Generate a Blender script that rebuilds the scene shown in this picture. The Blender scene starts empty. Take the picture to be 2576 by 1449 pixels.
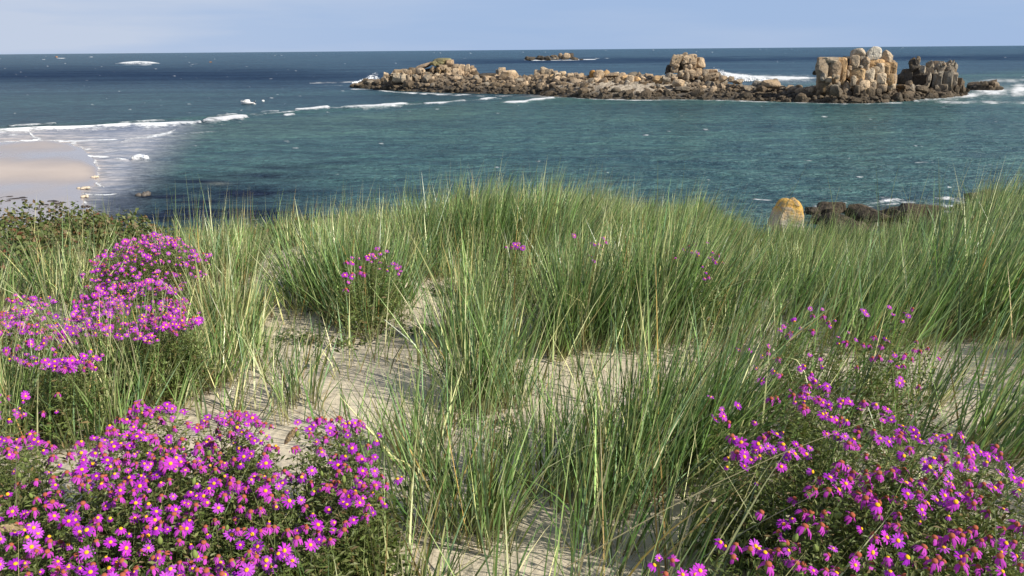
import bpy, math, random
import numpy as np
from mathutils import Matrix, Vector

scene = bpy.context.scene
COL = scene.collection
rng = np.random.default_rng(7)
random.seed(7)

# ------------------------------------------------------------------ camera
# Positions below are authored in picture units of 2576 x 1449 and turned into points of the place by rays.
PW, PH, FOC = 2576.0, 1449.0, 2022.0
CAMZ = 13.0                       # metres above the sea
PITCH = math.atan(599.5 / FOC)
ROLL = math.radians(0.49)
C0 = np.array([0.0, 0.0, CAMZ])
F_ = np.array([0, math.cos(PITCH), -math.sin(PITCH)])
U0 = np.array([0, math.sin(PITCH), math.cos(PITCH)])
W_ = np.array([1.0, 0, 0])
R_ = math.cos(ROLL) * W_ - math.sin(ROLL) * U0
U_ = math.sin(ROLL) * W_ + math.cos(ROLL) * U0
cam_data = bpy.data.cameras.new("camera")
cam = bpy.data.objects.new("camera", cam_data)
COL.objects.link(cam)
cam.matrix_world = Matrix(((R_[0], U_[0], -F_[0], C0[0]), (R_[1], U_[1], -F_[1], C0[1]),
                           (R_[2], U_[2], -F_[2], C0[2]), (0, 0, 0, 1)))
cam_data.sensor_width = 36.0
cam_data.lens = FOC / PW * 36.0
cam_data.clip_start = 0.05
cam_data.clip_end = 60000.0
scene.camera = cam

# ------------------------------------------------------------------ light
SUN_ELEV = math.radians(34)
SUN_AZ = math.atan2(0.86, -0.46)      # clockwise from +Y
sun_dir = np.array([math.sin(SUN_AZ) * math.cos(SUN_ELEV), math.cos(SUN_AZ) * math.cos(SUN_ELEV), math.sin(SUN_ELEV)])
world = bpy.data.worlds.new("World")
scene.world = world
world.use_nodes = True
nt = world.node_tree
nt.nodes.clear()
w_out = nt.nodes.new("ShaderNodeOutputWorld")
w_bg = nt.nodes.new("ShaderNodeBackground")
w_bg.inputs["Strength"].default_value = 0.06
sky = nt.nodes.new("ShaderNodeTexSky")
sky.sky_type = 'NISHITA'
sky.sun_disc = False
sky.sun_elevation = SUN_ELEV
sky.sun_rotation = SUN_AZ
sky.altitude = 0
sky.air_density = 1.0
sky.dust_density = 0.0
sky.ozone_density = 3.0
tint = nt.nodes.new("ShaderNodeMix"); tint.data_type = 'RGBA'; tint.blend_type = 'MULTIPLY'
tint.inputs[0].default_value = 1.0
tint.inputs[7].default_value = (0.72, 0.86, 1.12, 1)
nt.links.new(sky.outputs[0], tint.inputs[6])
# thin streaky cloud, everywhere in the sky
tc = nt.nodes.new("ShaderNodeTexCoord")
mp = nt.nodes.new("ShaderNodeMapping"); mp.inputs["Scale"].default_value = (1.5, 1.5, 13.0)
mp.inputs["Location"].default_value = (0.35, 0.1, 0.2)
cn = nt.nodes.new("ShaderNodeTexNoise"); cn.inputs["Scale"].default_value = 1.6; cn.inputs["Detail"].default_value = 6
cr = nt.nodes.new("ShaderNodeValToRGB")
cr.color_ramp.elements[0].position = 0.42; cr.color_ramp.elements[0].color = (0, 0, 0, 1)
cr.color_ramp.elements[1].position = 0.78; cr.color_ramp.elements[1].color = (0.75, 0.75, 0.75, 1)
sepw = nt.nodes.new("ShaderNodeSeparateXYZ"); nt.links.new(tc.outputs["Generated"], sepw.inputs[0])
lowr = nt.nodes.new("ShaderNodeMapRange"); lowr.interpolation_type = 'SMOOTHSTEP'
lowr.inputs[1].default_value = 0.05; lowr.inputs[2].default_value = 0.42; lowr.inputs[3].default_value = 0.96; lowr.inputs[4].default_value = 0.0
nt.links.new(sepw.outputs[2], lowr.inputs[0])
low = nt.nodes.new("ShaderNodeMix"); low.data_type = 'RGBA'      # clear sea air: the blue goes down to the horizon
nt.links.new(lowr.outputs[0], low.inputs[0]); nt.links.new(tint.outputs[2], low.inputs[6])
low.inputs[7].default_value = (4.15, 5.70, 8.55, 1)
nt.links.new(tc.outputs["Generated"], mp.inputs[0]); nt.links.new(mp.outputs[0], cn.inputs[0])
nt.links.new(cn.outputs[0], cr.inputs[0])
cl = nt.nodes.new("ShaderNodeMix"); cl.data_type = 'RGBA'
veil = nt.nodes.new("ShaderNodeMapRange"); veil.interpolation_type = 'SMOOTHSTEP'       # a thin veil of cloud to the west
veil.inputs[1].default_value = 0.05; veil.inputs[2].default_value = -0.75; veil.inputs[3].default_value = 0.0; veil.inputs[4].default_value = 0.75
nt.links.new(sepw.outputs[0], veil.inputs[0])
vadd = nt.nodes.new("ShaderNodeMath"); vadd.operation = 'ADD'; vadd.use_clamp = True
cmul = nt.nodes.new("ShaderNodeMath"); cmul.operation = 'MULTIPLY'
vm = nt.nodes.new("ShaderNodeMath"); vm.operation = 'MULTIPLY_ADD'; vm.inputs[1].default_value = 2.6; vm.inputs[2].default_value = 0.55
nt.links.new(veil.outputs[0], vm.inputs[0]); nt.links.new(cr.outputs[0], cmul.inputs[0]); nt.links.new(vm.outputs[0], cmul.inputs[1])
nt.links.new(cmul.outputs[0], vadd.inputs[0]); nt.links.new(veil.outputs[0], vadd.inputs[1])
nt.links.new(vadd.outputs[0], cl.inputs[0]); nt.links.new(low.outputs[2], cl.inputs[6])
cl.inputs[7].default_value = (6.2, 7.1, 8.8, 1)
nt.links.new(cl.outputs[2], w_bg.inputs["Color"])
nt.links.new(w_bg.outputs[0], w_out.inputs[0])

sl = bpy.data.lights.new("sun", 'SUN')
sl.energy = 5.0
sl.angle = math.radians(0.5)
sl.color = (1.0, 0.94, 0.84)
sun = bpy.data.objects.new("sun", sl)
COL.objects.link(sun)
sun.rotation_euler = Vector(-sun_dir).to_track_quat('-Z', 'Y').to_euler()

vs = scene.view_settings
vs.view_transform = 'Standard'
vs.look = 'None'
vs.gamma = 1.0
vs.use_curve_mapping = False
vs.exposure = 0.55
scene.cycles.max_bounces = 6
scene.cycles.transparent_max_bounces = 6

# ------------------------------------------------------------------ helpers
def ray(px, py):
    px = np.asarray(px, float); py = np.asarray(py, float)
    d = F_ + R_ * ((px - PW / 2) / FOC)[..., None] + U_ * ((PH / 2 - py) / FOC)[..., None]
    return d
def hit(px, py, z=0.0):
    d = ray(px, py)
    t = (z - CAMZ) / np.minimum(d[..., 2], -1e-5)
    return C0 + d * t[..., None]
def at(px, py, Y):
    d = ray(px, py)
    return C0 + d * (np.asarray(Y, float) / d[..., 1])[..., None]
def proj(p):
    v = np.asarray(p, float) - C0
    z = v @ F_
    z = np.where(np.abs(z) < 1e-6, 1e-6, z)
    return PW / 2 + FOC * (v @ R_) / z, PH / 2 - FOC * (v @ U_) / z, z

def _hash(ix, iy, iz, seed):
    n = (ix * 374761393 + iy * 668265263 + iz * 2147483647 + seed * 1274126177) & 0xFFFFFFFF
    n = ((n ^ (n >> 13)) * 1274126177) & 0xFFFFFFFF
    n = ((n ^ (n >> 16)) * 2246822519) & 0xFFFFFFFF
    return ((n ^ (n >> 15)) & 0xFFFFFF) / float(0xFFFFFF) * 2 - 1
def vnoise(p, seed=0):
    p = np.asarray(p, float)
    i = np.floor(p).astype(np.int64); f = p - i
    f = f * f * (3 - 2 * f)
    r = 0
    for dx in (0, 1):
        wx = f[..., 0] if dx else 1 - f[..., 0]
        for dy in (0, 1):
            wy = f[..., 1] if dy else 1 - f[..., 1]
            for dz in (0, 1):
                wz = f[..., 2] if dz else 1 - f[..., 2]
                r = r + wx * wy * wz * _hash(i[..., 0] + dx, i[..., 1] + dy, i[..., 2] + dz, seed)
    return r
def fbm(p, octs=4, seed=0):
    p = np.asarray(p, float); r = 0; a = 1.0; s = 0
    for k in range(octs):
        r = r + a * vnoise(p * 2 ** k + 17.3 * k, seed + k); s += a; a *= 0.5
    return r / s
def n2(x, y, sc, seed=0, octs=3):
    return fbm(np.stack([np.asarray(x, float) / sc, np.asarray(y, float) / sc, np.zeros_like(np.asarray(x, float)) + 0.37], -1), octs, seed)
def sstep(a, b, x):
    t = np.clip((np.asarray(x, float) - a) / (b - a), 0, 1)
    return t * t * (3 - 2 * t)

def inpoly(px, py, poly):
    px = np.asarray(px, float); py = np.asarray(py, float)
    ins = np.zeros(px.shape, bool)
    n = len(poly)
    for i in range(n):
        x1, y1 = poly[i]; x2, y2 = poly[(i + 1) % n]
        if y1 == y2: continue
        c = ((y1 > py) != (y2 > py)) & (px < (x2 - x1) * (py - y1) / (y2 - y1) + x1)
        ins ^= c
    return ins
def seg_par(px, py, pts):
    L = [math.hypot(b[0] - a[0], b[1] - a[1]) for a, b in zip(pts[:-1], pts[1:])]; tot = sum(L)
    best = np.full(np.shape(px), 1e9); u = np.zeros(np.shape(px)); acc = 0.0
    for (a, b), l in zip(zip(pts[:-1], pts[1:]), L):
        dx, dy = b[0] - a[0], b[1] - a[1]
        t = np.clip(((px - a[0]) * dx + (py - a[1]) * dy) / (l * l + 1e-9), 0, 1)
        d = np.hypot(px - a[0] - t * dx, py - a[1] - t * dy)
        m = d < best; best = np.where(m, d, best); u = np.where(m, (acc + t * l) / tot, u); acc += l
    return best, u, tot
def seg_dist(px, py, pts, sy=1.0):
    """distance to a polyline, with the vertical stretched by sy, and the parameter along it"""
    px = np.asarray(px, float); py = np.asarray(py, float) * sy
    best = np.full(px.shape, 1e9)
    for (x1, y1), (x2, y2) in zip(pts[:-1], pts[1:]):
        y1 *= sy; y2 *= sy
        dx, dy = x2 - x1, y2 - y1
        t = np.clip(((px - x1) * dx + (py - y1) * dy) / (dx * dx + dy * dy + 1e-9), 0, 1)
        d = np.hypot(px - x1 - t * dx, py - y1 - t * dy)
        best = np.minimum(best, d)
    return best

def mesh_np(name, verts, quads=None, tris=None, mats=(), cols=None, smooth=True, floats=None, mat_index=None):
    me = bpy.data.meshes.new(name)
    verts = np.asarray(verts, np.float32)
    parts = []; tot = []
    if quads is not None and len(quads):
        parts.append(np.asarray(quads, np.int32).ravel()); tot.append(np.full(len(quads), 4, np.int32))
    if tris is not None and len(tris):
        parts.append(np.asarray(tris, np.int32).ravel()); tot.append(np.full(len(tris), 3, np.int32))
    loops = np.concatenate(parts); tot = np.concatenate(tot)
    start = np.concatenate([[0], np.cumsum(tot)[:-1]]).astype(np.int32)
    me.vertices.add(len(verts)); me.vertices.foreach_set("co", verts.ravel())
    me.loops.add(len(loops)); me.loops.foreach_set("vertex_index", loops)
    me.polygons.add(len(tot)); me.polygons.foreach_set("loop_start", start); me.polygons.foreach_set("loop_total", tot)
    if mat_index is not None:
        me.polygons.foreach_set("material_index", np.asarray(mat_index, np.int32))
    me.polygons.foreach_set("use_smooth", np.full(len(tot), smooth, bool))
    for m in mats: me.materials.append(m)
    if cols is not None:
        a = me.attributes.new("tone", 'FLOAT_COLOR', 'POINT')
        c = np.ones((len(verts), 4), np.float32); c[:, :3] = cols
        a.data.foreach_set("color", c.ravel())
    if floats:
        for k, v in floats.items():
            a = me.attributes.new(k, 'FLOAT', 'POINT')
            a.data.foreach_set("value", np.asarray(v, np.float32))
    me.update(calc_edges=True)
    return me
def add(name, me, parent=None, loc=None):
    o = bpy.data.objects.new(name, me)
    COL.objects.link(o)
    if parent is not None: o.parent = parent
    if loc is not None: o.location = loc
    return o
def tag(o, label=None, cat=None, group=None, kind=None):
    if label: o["label"] = label
    if cat: o["category"] = cat
    if group: o["group"] = group
    if kind: o["kind"] = kind
    return o
def empty(name, loc):
    o = bpy.data.objects.new(name, None)
    o.empty_display_size = 0.2
    o.location = loc
    COL.objects.link(o)
    return o

# ------------------------------------------------------------------ materials
def new_mat(name):
    m = bpy.data.materials.new(name); m.use_nodes = True
    t = m.node_tree; b = t.nodes["Principled BSDF"]
    return m, t, b
def N(t, kind, **kw):
    n = t.nodes.new(kind)
    for k, v in kw.items():
        if k in n.inputs.keys(): n.inputs[k].default_value = v
        else: setattr(n, k, v)
    return n
def noise(t, vec, scale, detail=4, rough=0.55, dist=0.0):
    n = t.nodes.new("ShaderNodeTexNoise")
    n.inputs["Scale"].default_value = scale; n.inputs["Detail"].default_value = detail
    n.inputs["Roughness"].default_value = rough; n.inputs["Distortion"].default_value = dist
    if vec is not None: t.links.new(vec, n.inputs["Vector"])
    return n.outputs[0]
def ramp(t, fac, stops):
    r = t.nodes.new("ShaderNodeValToRGB")
    e = r.color_ramp.elements
    while len(e) < len(stops): e.new(0.5)
    for k, (p, c) in enumerate(stops):
        e[k].position = p; e[k].color = (c, c, c, 1) if not isinstance(c, tuple) else c + (1,)
    t.links.new(fac, r.inputs[0])
    return r.outputs[0]
def mix(t, fac, a, b, blend='MIX'):
    m = t.nodes.new("ShaderNodeMix"); m.data_type = 'RGBA'; m.blend_type = blend
    for s, v in ((0, fac), (6, a), (7, b)):
        if isinstance(v, (int, float)): m.inputs[s].default_value = v
        elif isinstance(v, tuple): m.inputs[s].default_value = v + (1,)
        else: t.links.new(v, m.inputs[s])
    return m.outputs[2]
def math_(t, op, a, b=None, clamp=False):
    m = t.nodes.new("ShaderNodeMath"); m.operation = op; m.use_clamp = clamp
    for s, v in ((0, a), (1, b)):
        if v is None: continue
        if isinstance(v, (int, float)): m.inputs[s].default_value = v
        else: t.links.new(v, m.inputs[s])
    return m.outputs[0]
def bump(t, h, strength, dist, normal=None):
    b = t.nodes.new("ShaderNodeBump")
    b.inputs["Strength"].default_value = strength; b.inputs["Distance"].default_value = dist
    t.links.new(h, b.inputs["Height"])
    if normal is not None: t.links.new(normal, b.inputs["Normal"])
    return b.outputs[0]
def attr(t, name, out=0):
    a = t.nodes.new("ShaderNodeAttribute"); a.attribute_name = name
    return a.outputs[out]
def mapping(t, vec, scale, rot=(0, 0, 0)):
    m = t.nodes.new("ShaderNodeMapping"); m.inputs["Scale"].default_value = scale
    m.inputs["Rotation"].default_value = rot
    t.links.new(vec, m.inputs[0]); return m.outputs[0]

def plain(name, col, rough=0.6, spec=0.4):
    m, t, b = new_mat(name)
    v = t.nodes.new("ShaderNodeTexCoord").outputs["Object"]
    n = noise(t, v, 9.0, 3)
    c = mix(t, n, tuple(x * 0.85 for x in col), tuple(min(1, x * 1.12) for x in col))
    t.links.new(c, b.inputs["Base Color"])
    b.inputs["Roughness"].default_value = rough; b.inputs["Specular IOR Level"].default_value = spec
    return m

def leaf_mat(name, transl=0.35, rough=0.45, spec=0.35, tc_boost=(1.25, 1.2, 0.6)):
    m, t, b = new_mat(name)
    c = attr(t, "tone")
    t.links.new(c, b.inputs["Base Color"])
    b.inputs["Roughness"].default_value = rough; b.inputs["Specular IOR Level"].default_value = spec
    tr = t.nodes.new("ShaderNodeBsdfTranslucent")
    t.links.new(mix(t, 1.0, c, tc_boost, 'MULTIPLY'), tr.inputs[0])
    ms = t.nodes.new("ShaderNodeMixShader"); ms.inputs[0].default_value = transl
    t.links.new(b.outputs[0], ms.inputs[1]); t.links.new(tr.outputs[0], ms.inputs[2])
    t.links.new(ms.outputs[0], t.nodes["Material Output"].inputs[0])
    return m
M_grass = leaf_mat("grass_blade", 0.19, 0.36, 0.5, (1.15, 1.25, 0.6))
M_leaf = leaf_mat("leaf", 0.3, 0.5, 0.3)
M_petal = leaf_mat("petal", 0.30, 0.6, 0.15, (1.1, 1.0, 1.15))

# sand of the dune
def make_sand():
    m, t, b = new_mat("dune_sand")
    p = t.nodes.new("ShaderNodeNewGeometry").outputs["Position"]
    a = noise(t, p, 2.2, 5, 0.6); f = noise(t, p, 90.0, 3, 0.6); g = noise(t, p, 14.0, 4)
    c = mix(t, a, (0.50, 0.435, 0.325), (0.63, 0.56, 0.43))
    c = mix(t, math_(t, 'MULTIPLY', f, 0.35), c, (0.30, 0.24, 0.16))
    litter = ramp(t, noise(t, p, 30.0, 4, 0.75, 1.2), [(0.58, 0.0), (0.70, 0.45)])
    c = mix(t, litter, c, (0.20, 0.15, 0.085))
    t.links.new(c, b.inputs["Base Color"])
    b.inputs["Roughness"].default_value = 0.95; b.inputs["Specular IOR Level"].default_value = 0.1
    w = N(t, "ShaderNodeTexWave", Scale=5.5, Distortion=7.0, Detail=3.0)
    t.links.new(p, w.inputs[0])
    n1 = bump(t, w.outputs[1], 0.22, 0.010)
    n1 = bump(t, g, 0.6, 0.02, n1)
    n1 = bump(t, f, 0.5, 0.004, n1)
    t.links.new(n1, b.inputs["Normal"])
    return m
M_sand = make_sand()

def make_beach():
    m, t, b = new_mat("wet_beach_sand")
    p = t.nodes.new("ShaderNodeNewGeometry").outputs["Position"]
    wet = attr(t, "wet", 2)
    a = noise(t, mapping(t, p, (0.05, 0.14, 1)), 1.0, 5, 0.6)
    f = noise(t, p, 6.0, 4)
    c = mix(t, a, (0.40, 0.335, 0.285), (0.53, 0.455, 0.40))
    c = mix(t, math_(t, 'MULTIPLY', f, 0.25), c, (0.30, 0.24, 0.19))
    t.links.new(c, b.inputs["Base Color"])
    c = mix(t, wet, c, mix(t, 1.0, c, (0.66, 0.68, 0.74), 'MULTIPLY'))
    t.links.new(c, b.inputs["Base Color"])
    r = ramp(t, wet, [(0.0, 0.8), (1.0, 0.16)])
    t.links.new(r, b.inputs["Roughness"])
    b.inputs["Specular IOR Level"].default_value = 0.4
    n1 = bump(t, noise(t, mapping(t, p, (0.6, 2.0, 1)), 1.2, 4), 0.25, 0.05)
    t.links.new(n1, b.inputs["Normal"])
    return m
M_beach = make_beach()

def make_rock():
    """granite; the object's own colour is its tint; the splash zone near the water is darkened by black lichen and weed"""
    m, t, b = new_mat("granite")
    geo = t.nodes.new("ShaderNodeNewGeometry"); p = geo.outputs["Position"]
    oi = t.nodes.new("ShaderNodeObjectInfo")
    base = oi.outputs["Color"]
    n1_ = noise(t, p, 0.55, 5, 0.65); n2_ = noise(t, p, 2.6, 5, 0.65); n3_ = noise(t, p, 11.0, 4, 0.6)
    c = mix(t, ramp(t, n1_, [(0.35, 0.0), (0.68, 1.0)]), mix(t, 1.0, base, (0.74, 0.70, 0.66), 'MULTIPLY'), mix(t, 1.0, base, (1.15, 1.08, 0.96), 'MULTIPLY'))
    c = mix(t, ramp(t, n2_, [(0.52, 0.0), (0.70, 0.65)]), c, mix(t, 1.0, base, (0.42, 0.39, 0.36), 'MULTIPLY'))
    st = noise(t, mapping(t, p, (1.6, 1.6, 0.22)), 1.0, 4, 0.6)
    c = mix(t, ramp(t, st, [(0.55, 0.0), (0.70, 0.5)]), c, (0.10, 0.085, 0.065))
    oc = noise(t, mapping(t, p, (0.8, 0.8, 0.5)), 0.9, 3, 0.5)
    c = mix(t, ramp(t, oc, [(0.58, 0.0), (0.72, 0.40)]), c, (0.40, 0.24, 0.075))
    c = mix(t, math_(t, 'MULTIPLY', n3_, 0.22), c, (0.09, 0.08, 0.07))
    sep = t.nodes.new("ShaderNodeSeparateXYZ"); t.links.new(p, sep.inputs[0])
    zz = math_(t, 'ADD', sep.outputs[2], math_(t, 'MULTIPLY', math_(t, 'SUBTRACT', n1_, 0.5), 3.2))
    tide = t.nodes.new("ShaderNodeMapRange"); tide.inputs[1].default_value = 1.0; tide.inputs[2].default_value = 3.6
    tide.inputs[3].default_value = 1.0; tide.inputs[4].default_value = 0.0
    t.links.new(zz, tide.inputs[0])
    weed = mix(t, ramp(t, n2_, [(0.38, 0.0), (0.64, 1.0)]), (0.016, 0.014, 0.010), (0.135, 0.105, 0.070))
    c = mix(t, math_(t, 'MULTIPLY', tide.outputs[0], 0.85), c, weed)
    t.links.new(c, b.inputs["Base Color"])
    b.inputs["Roughness"].default_value = 0.85; b.inputs["Specular IOR Level"].default_value = 0.25
    vo = t.nodes.new("ShaderNodeTexVoronoi"); vo.feature = 'DISTANCE_TO_EDGE'; vo.inputs["Scale"].default_value = 0.55
    wv = t.nodes.new("ShaderNodeVectorMath"); wv.operation = 'ADD'
    nz = t.nodes.new("ShaderNodeTexNoise"); nz.inputs["Scale"].default_value = 0.8; t.links.new(p, nz.inputs[0])
    t.links.new(mapping(t, p, (1, 1, 0.55)), wv.inputs[0]); t.links.new(nz.outputs[1], wv.inputs[1])
    t.links.new(wv.outputs[0], vo.inputs["Vector"])
    crack = ramp(t, vo.outputs[0], [(0.0, 0.0), (0.05, 1.0)])
    nb = bump(t, crack, 0.7, 0.30)
    nb = bump(t, n2_, 0.8, 0.45, nb)
    nb = bump(t, n3_, 0.6, 0.10, nb)
    t.links.new(nb, b.inputs["Normal"])
    return m
M_rock = make_rock()

def make_lichen_rock():
    m, t, b = new_mat("lichened_granite")
    tcx = t.nodes.new("ShaderNodeTexCoord"); p = tcx.outputs["Object"]
    n1_ = noise(t, p, 3.5, 5, 0.65); n2_ = noise(t, p, 16.0, 4)
    c = mix(t, n1_, (0.30, 0.27, 0.22), (0.52, 0.46, 0.36))
    c = mix(t, math_(t, 'MULTIPLY', n2_, 0.4), c, (0.20, 0.19, 0.17))
    sep = t.nodes.new("ShaderNodeSeparateXYZ"); t.links.new(p, sep.inputs[0])
    zz = math_(t, 'ADD', sep.outputs[2], math_(t, 'MULTIPLY', math_(t, 'SUBTRACT', n1_, 0.5), 0.9))
    mr = t.nodes.new("ShaderNodeMapRange"); mr.inputs[1].default_value = 0.06; mr.inputs[2].default_value = 0.26
    t.links.new(zz, mr.inputs[0])
    c = mix(t, math_(t, 'MULTIPLY', mr.outputs[0], 0.92), c, mix(t, n2_, (0.52, 0.24, 0.018), (0.66, 0.42, 0.08)))
    pt = noise(t, p, 7.0, 5, 0.7, 0.6)
    c = mix(t, ramp(t, pt, [(0.50, 0.0), (0.60, 0.75)]), c, (0.24, 0.22, 0.19))
    cr_ = noise(t, mapping(t, p, (2.0, 2.0, 7.0), (0.4, 0.2, 0)), 1.0, 4, 0.6)
    c = mix(t, ramp(t, cr_, [(0.60, 0.0), (0.68, 0.7)]), c, (0.07, 0.06, 0.05))
    t.links.new(c, b.inputs["Base Color"]); b.inputs["Roughness"].default_value = 0.9
    nb = bump(t, cr_, 0.8, 0.10); nb = bump(t, pt, 0.8, 0.06, nb)
    t.links.new(bump(t, n2_, 0.7, 0.04, nb), b.inputs["Normal"])
    return m
M_lichen = make_lichen_rock()

def make_islet_ground():
    m, t, b = new_mat("islet_shingle")
    p = t.nodes.new("ShaderNodeNewGeometry").outputs["Position"]
    c0 = attr(t, "tone")
    n1_ = noise(t, p, 1.3, 5, 0.7); 
    c = mix(t, ramp(t, n1_, [(0.38, 0.0), (0.6, 1.0)]), mix(t, 1.0, c0, (0.35, 0.33, 0.3), 'MULTIPLY'), c0)
    t.links.new(c, b.inputs["Base Color"]); b.inputs["Roughness"].default_value = 0.95
    t.links.new(bump(t, n1_, 1.0, 0.6), b.inputs["Normal"])
    return m
M_isletground = make_islet_ground()

def make_sea():
    m, t, b = new_mat("sea_water")
    p = t.nodes.new("ShaderNodeNewGeometry").outputs["Position"]
    col = attr(t, "tone"); foam = attr(t, "foam", 2); calm = attr(t, "calm", 2)
    # water colour varies with gusts; sky reflection on the chop is painted in
    g1 = noise(t, mapping(t, p, (0.010, 0.030, 1), (0, 0, 0.12)), 1.0, 6, 0.6)
    g2 = noise(t, mapping(t, p, (0.16, 0.42, 1), (0, 0, 0.18)), 1.0, 4, 0.6)
    c = mix(t, ramp(t, g1, [(0.35, 0.0), (0.66, 1.0)]), mix(t, 1.0, col, (0.64, 0.70, 0.78), 'MULTIPLY'), mix(t, 1.0, col, (1.28, 1.22, 1.12), 'MULTIPLY'))
    c = mix(t, ramp(t, g2, [(0.38, 0.0), (0.64, 1.0)]), mix(t, 1.0, c, (0.62, 0.68, 0.74), 'MULTIPLY'), mix(t, 1.0, c, (1.28, 1.22, 1.10), 'MULTIPLY'))
    g3 = noise(t, mapping(t, p, (0.6, 1.1, 1), (0, 0, 0.2)), 1.0, 4, 0.65)
    c = mix(t, ramp(t, g3, [(0.40, 0.0), (0.62, 1.0)]), mix(t, 1.0, c, (0.72, 0.75, 0.78), 'MULTIPLY'), mix(t, 1.0, c, (1.30, 1.28, 1.27), 'MULTIPLY'))
    # foam broken by lace-like noise
    f1 = noise(t, mapping(t, p, (0.55, 0.9, 1)), 1.0, 5, 0.68, 0.6)
    f2 = noise(t, mapping(t, p, (2.2, 3.2, 1)), 1.0, 3, 0.6)
    lace = math_(t, 'ADD', math_(t, 'MULTIPLY', f1, 0.7), math_(t, 'MULTIPLY', f2, 0.3))
    ff = math_(t, 'ADD', foam, math_(t, 'MULTIPLY', math_(t, 'SUBTRACT', lace, 0.5), 2.6))
    mr = t.nodes.new("ShaderNodeMapRange"); mr.inputs[1].default_value = 0.36; mr.inputs[2].default_value = 0.88
    t.links.new(ff, mr.inputs[0])
    gate = math_(t, 'MULTIPLY', mr.outputs[0], ramp(t, foam, [(0.03, 0.0), (0.16, 1.0)]))
    c = mix(t, gate, c, (0.86, 0.87, 0.86))
    t.links.new(c, b.inputs["Base Color"])
    r = math_(t, 'ADD', math_(t, 'MULTIPLY', gate, 0.5), 0.26)
    t.links.new(r, b.inputs["Roughness"])
    b.inputs["IOR"].default_value = 1.33
    sp = math_(t, 'SUBTRACT', 0.40, math_(t, 'MULTIPLY', gate, 0.38))
    t.links.new(sp, b.inputs["Specular IOR Level"])
    w1 = noise(t, mapping(t, p, (0.10, 0.26, 1), (0, 0, 0.2)), 1.0, 5, 0.62, 0.3)
    w2 = noise(t, mapping(t, p, (0.5, 1.25, 1), (0, 0, 0.1)), 1.0, 4, 0.6)
    w3 = noise(t, mapping(t, p, (1.5, 2.4, 1), (0, 0, 0.25)), 1.0, 3, 0.6)
    h = math_(t, 'ADD', math_(t, 'MULTIPLY', w1, 2.6), math_(t, 'MULTIPLY', w2, 1.5))
    h = math_(t, 'ADD', h, math_(t, 'MULTIPLY', w3, 0.45))
    h = math_(t, 'MULTIPLY', h, math_(t, 'SUBTRACT', 1.0, math_(t, 'MULTIPLY', calm, 0.8)))
    h = math_(t, 'ADD', h, math_(t, 'MULTIPLY', gate, 0.25))
    nrm = bump(t, h, 1.0, 1.0)
    t.links.new(nrm, b.inputs["Normal"])
    # steep chop turns most wave faces to the viewer: less mirror, more water colour
    df = t.nodes.new("ShaderNodeBsdfDiffuse"); t.links.new(c, df.inputs[0]); t.links.new(nrm, df.inputs[2])
    ms = t.nodes.new("ShaderNodeMixShader")
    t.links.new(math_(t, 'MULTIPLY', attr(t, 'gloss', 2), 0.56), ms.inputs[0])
    t.links.new(df.outputs[0], ms.inputs[1]); t.links.new(b.outputs[0], ms.inputs[2])
    t.links.new(ms.outputs[0], t.nodes["Material Output"].inputs[0])
    return m
M_sea = make_sea()
# ------------------------------------------------------------------ ground of the dune
def horizon_y(px):
    u = (np.asarray(px, float) - PW / 2) / FOC
    return PH / 2 + FOC * (F_[2] + R_[2] * u) / U_[2]

def ground(x, y):
    x = np.asarray(x, float); y = np.asarray(y, float)
    z = -1.60 - 0.070 * np.clip(y - 2, 0, None)
    z = z - 0.035 * np.clip(-x - 1.0, 0, 6) + 0.018 * np.clip(x - 1.0, 0, 5)
    yc = 9.4 + 0.5 * np.sin(x * 0.55 + 0.6) + 0.03 * x
    over = np.clip(y - yc, 0, None)
    z = z - 0.26 * over - 0.018 * over ** 2 * sstep(0, 6, over) - 0.20 * np.clip(y - 15, 0, None)
    z = z + 0.20 * np.exp(-((x - 0.0) ** 2 / 1.6 + (y - 8.3) ** 2 / 1.2))      # knoll under the crest tussock
    z = z + 0.22 * np.exp(-((x + 2.8) ** 2 / 1.4 + (y - 6.1) ** 2 / 0.7))      # knoll under the far daisies
    z = z - 0.16 * np.exp(-((x - 0.1) ** 2 / 0.8 + (y - 3.6) ** 2 / 0.9))      # blow-out
    z = z + 0.12 * np.exp(-((x - 0.75) ** 2 / 0.7 + (y - 5.0) ** 2 / 0.25))    # its upper lip
    z = z + 0.24 * np.exp(-((x + 2.0) ** 2 / 0.22 + (y - 7.5) ** 2 / 0.30))
    z = z + 0.16 * np.exp(-((x + 1.3) ** 2 / 0.25 + (y - 6.5) ** 2 / 0.4))
    z = z + 0.07 * n2(x, y, 1.3, 11) + 0.025 * n2(x, y, 0.28, 12)
    q = x / np.clip(y, 1, None)
    z = z - 0.39 * sstep(5.6, 8.2, y) * sstep(.22, .31, q) * sstep(.62, .50, q)   # saddle opening the view to the shore rocks
    z = np.maximum(z + CAMZ, -1.5)
    return z
def ground_ray(px, py, h=0.0, y0=0.8, y1=40.0):
    """point at height h above the dune along the ray of a picture position"""
    d = ray(px, py); ts = np.linspace(y0, y1, 1600) / d[1]
    P = C0 + d * ts[:, None]
    g = P[:, 2] - ground(P[:, 0], P[:, 1]) - h
    k = np.argmax(g < 0)
    return P[k]

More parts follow.
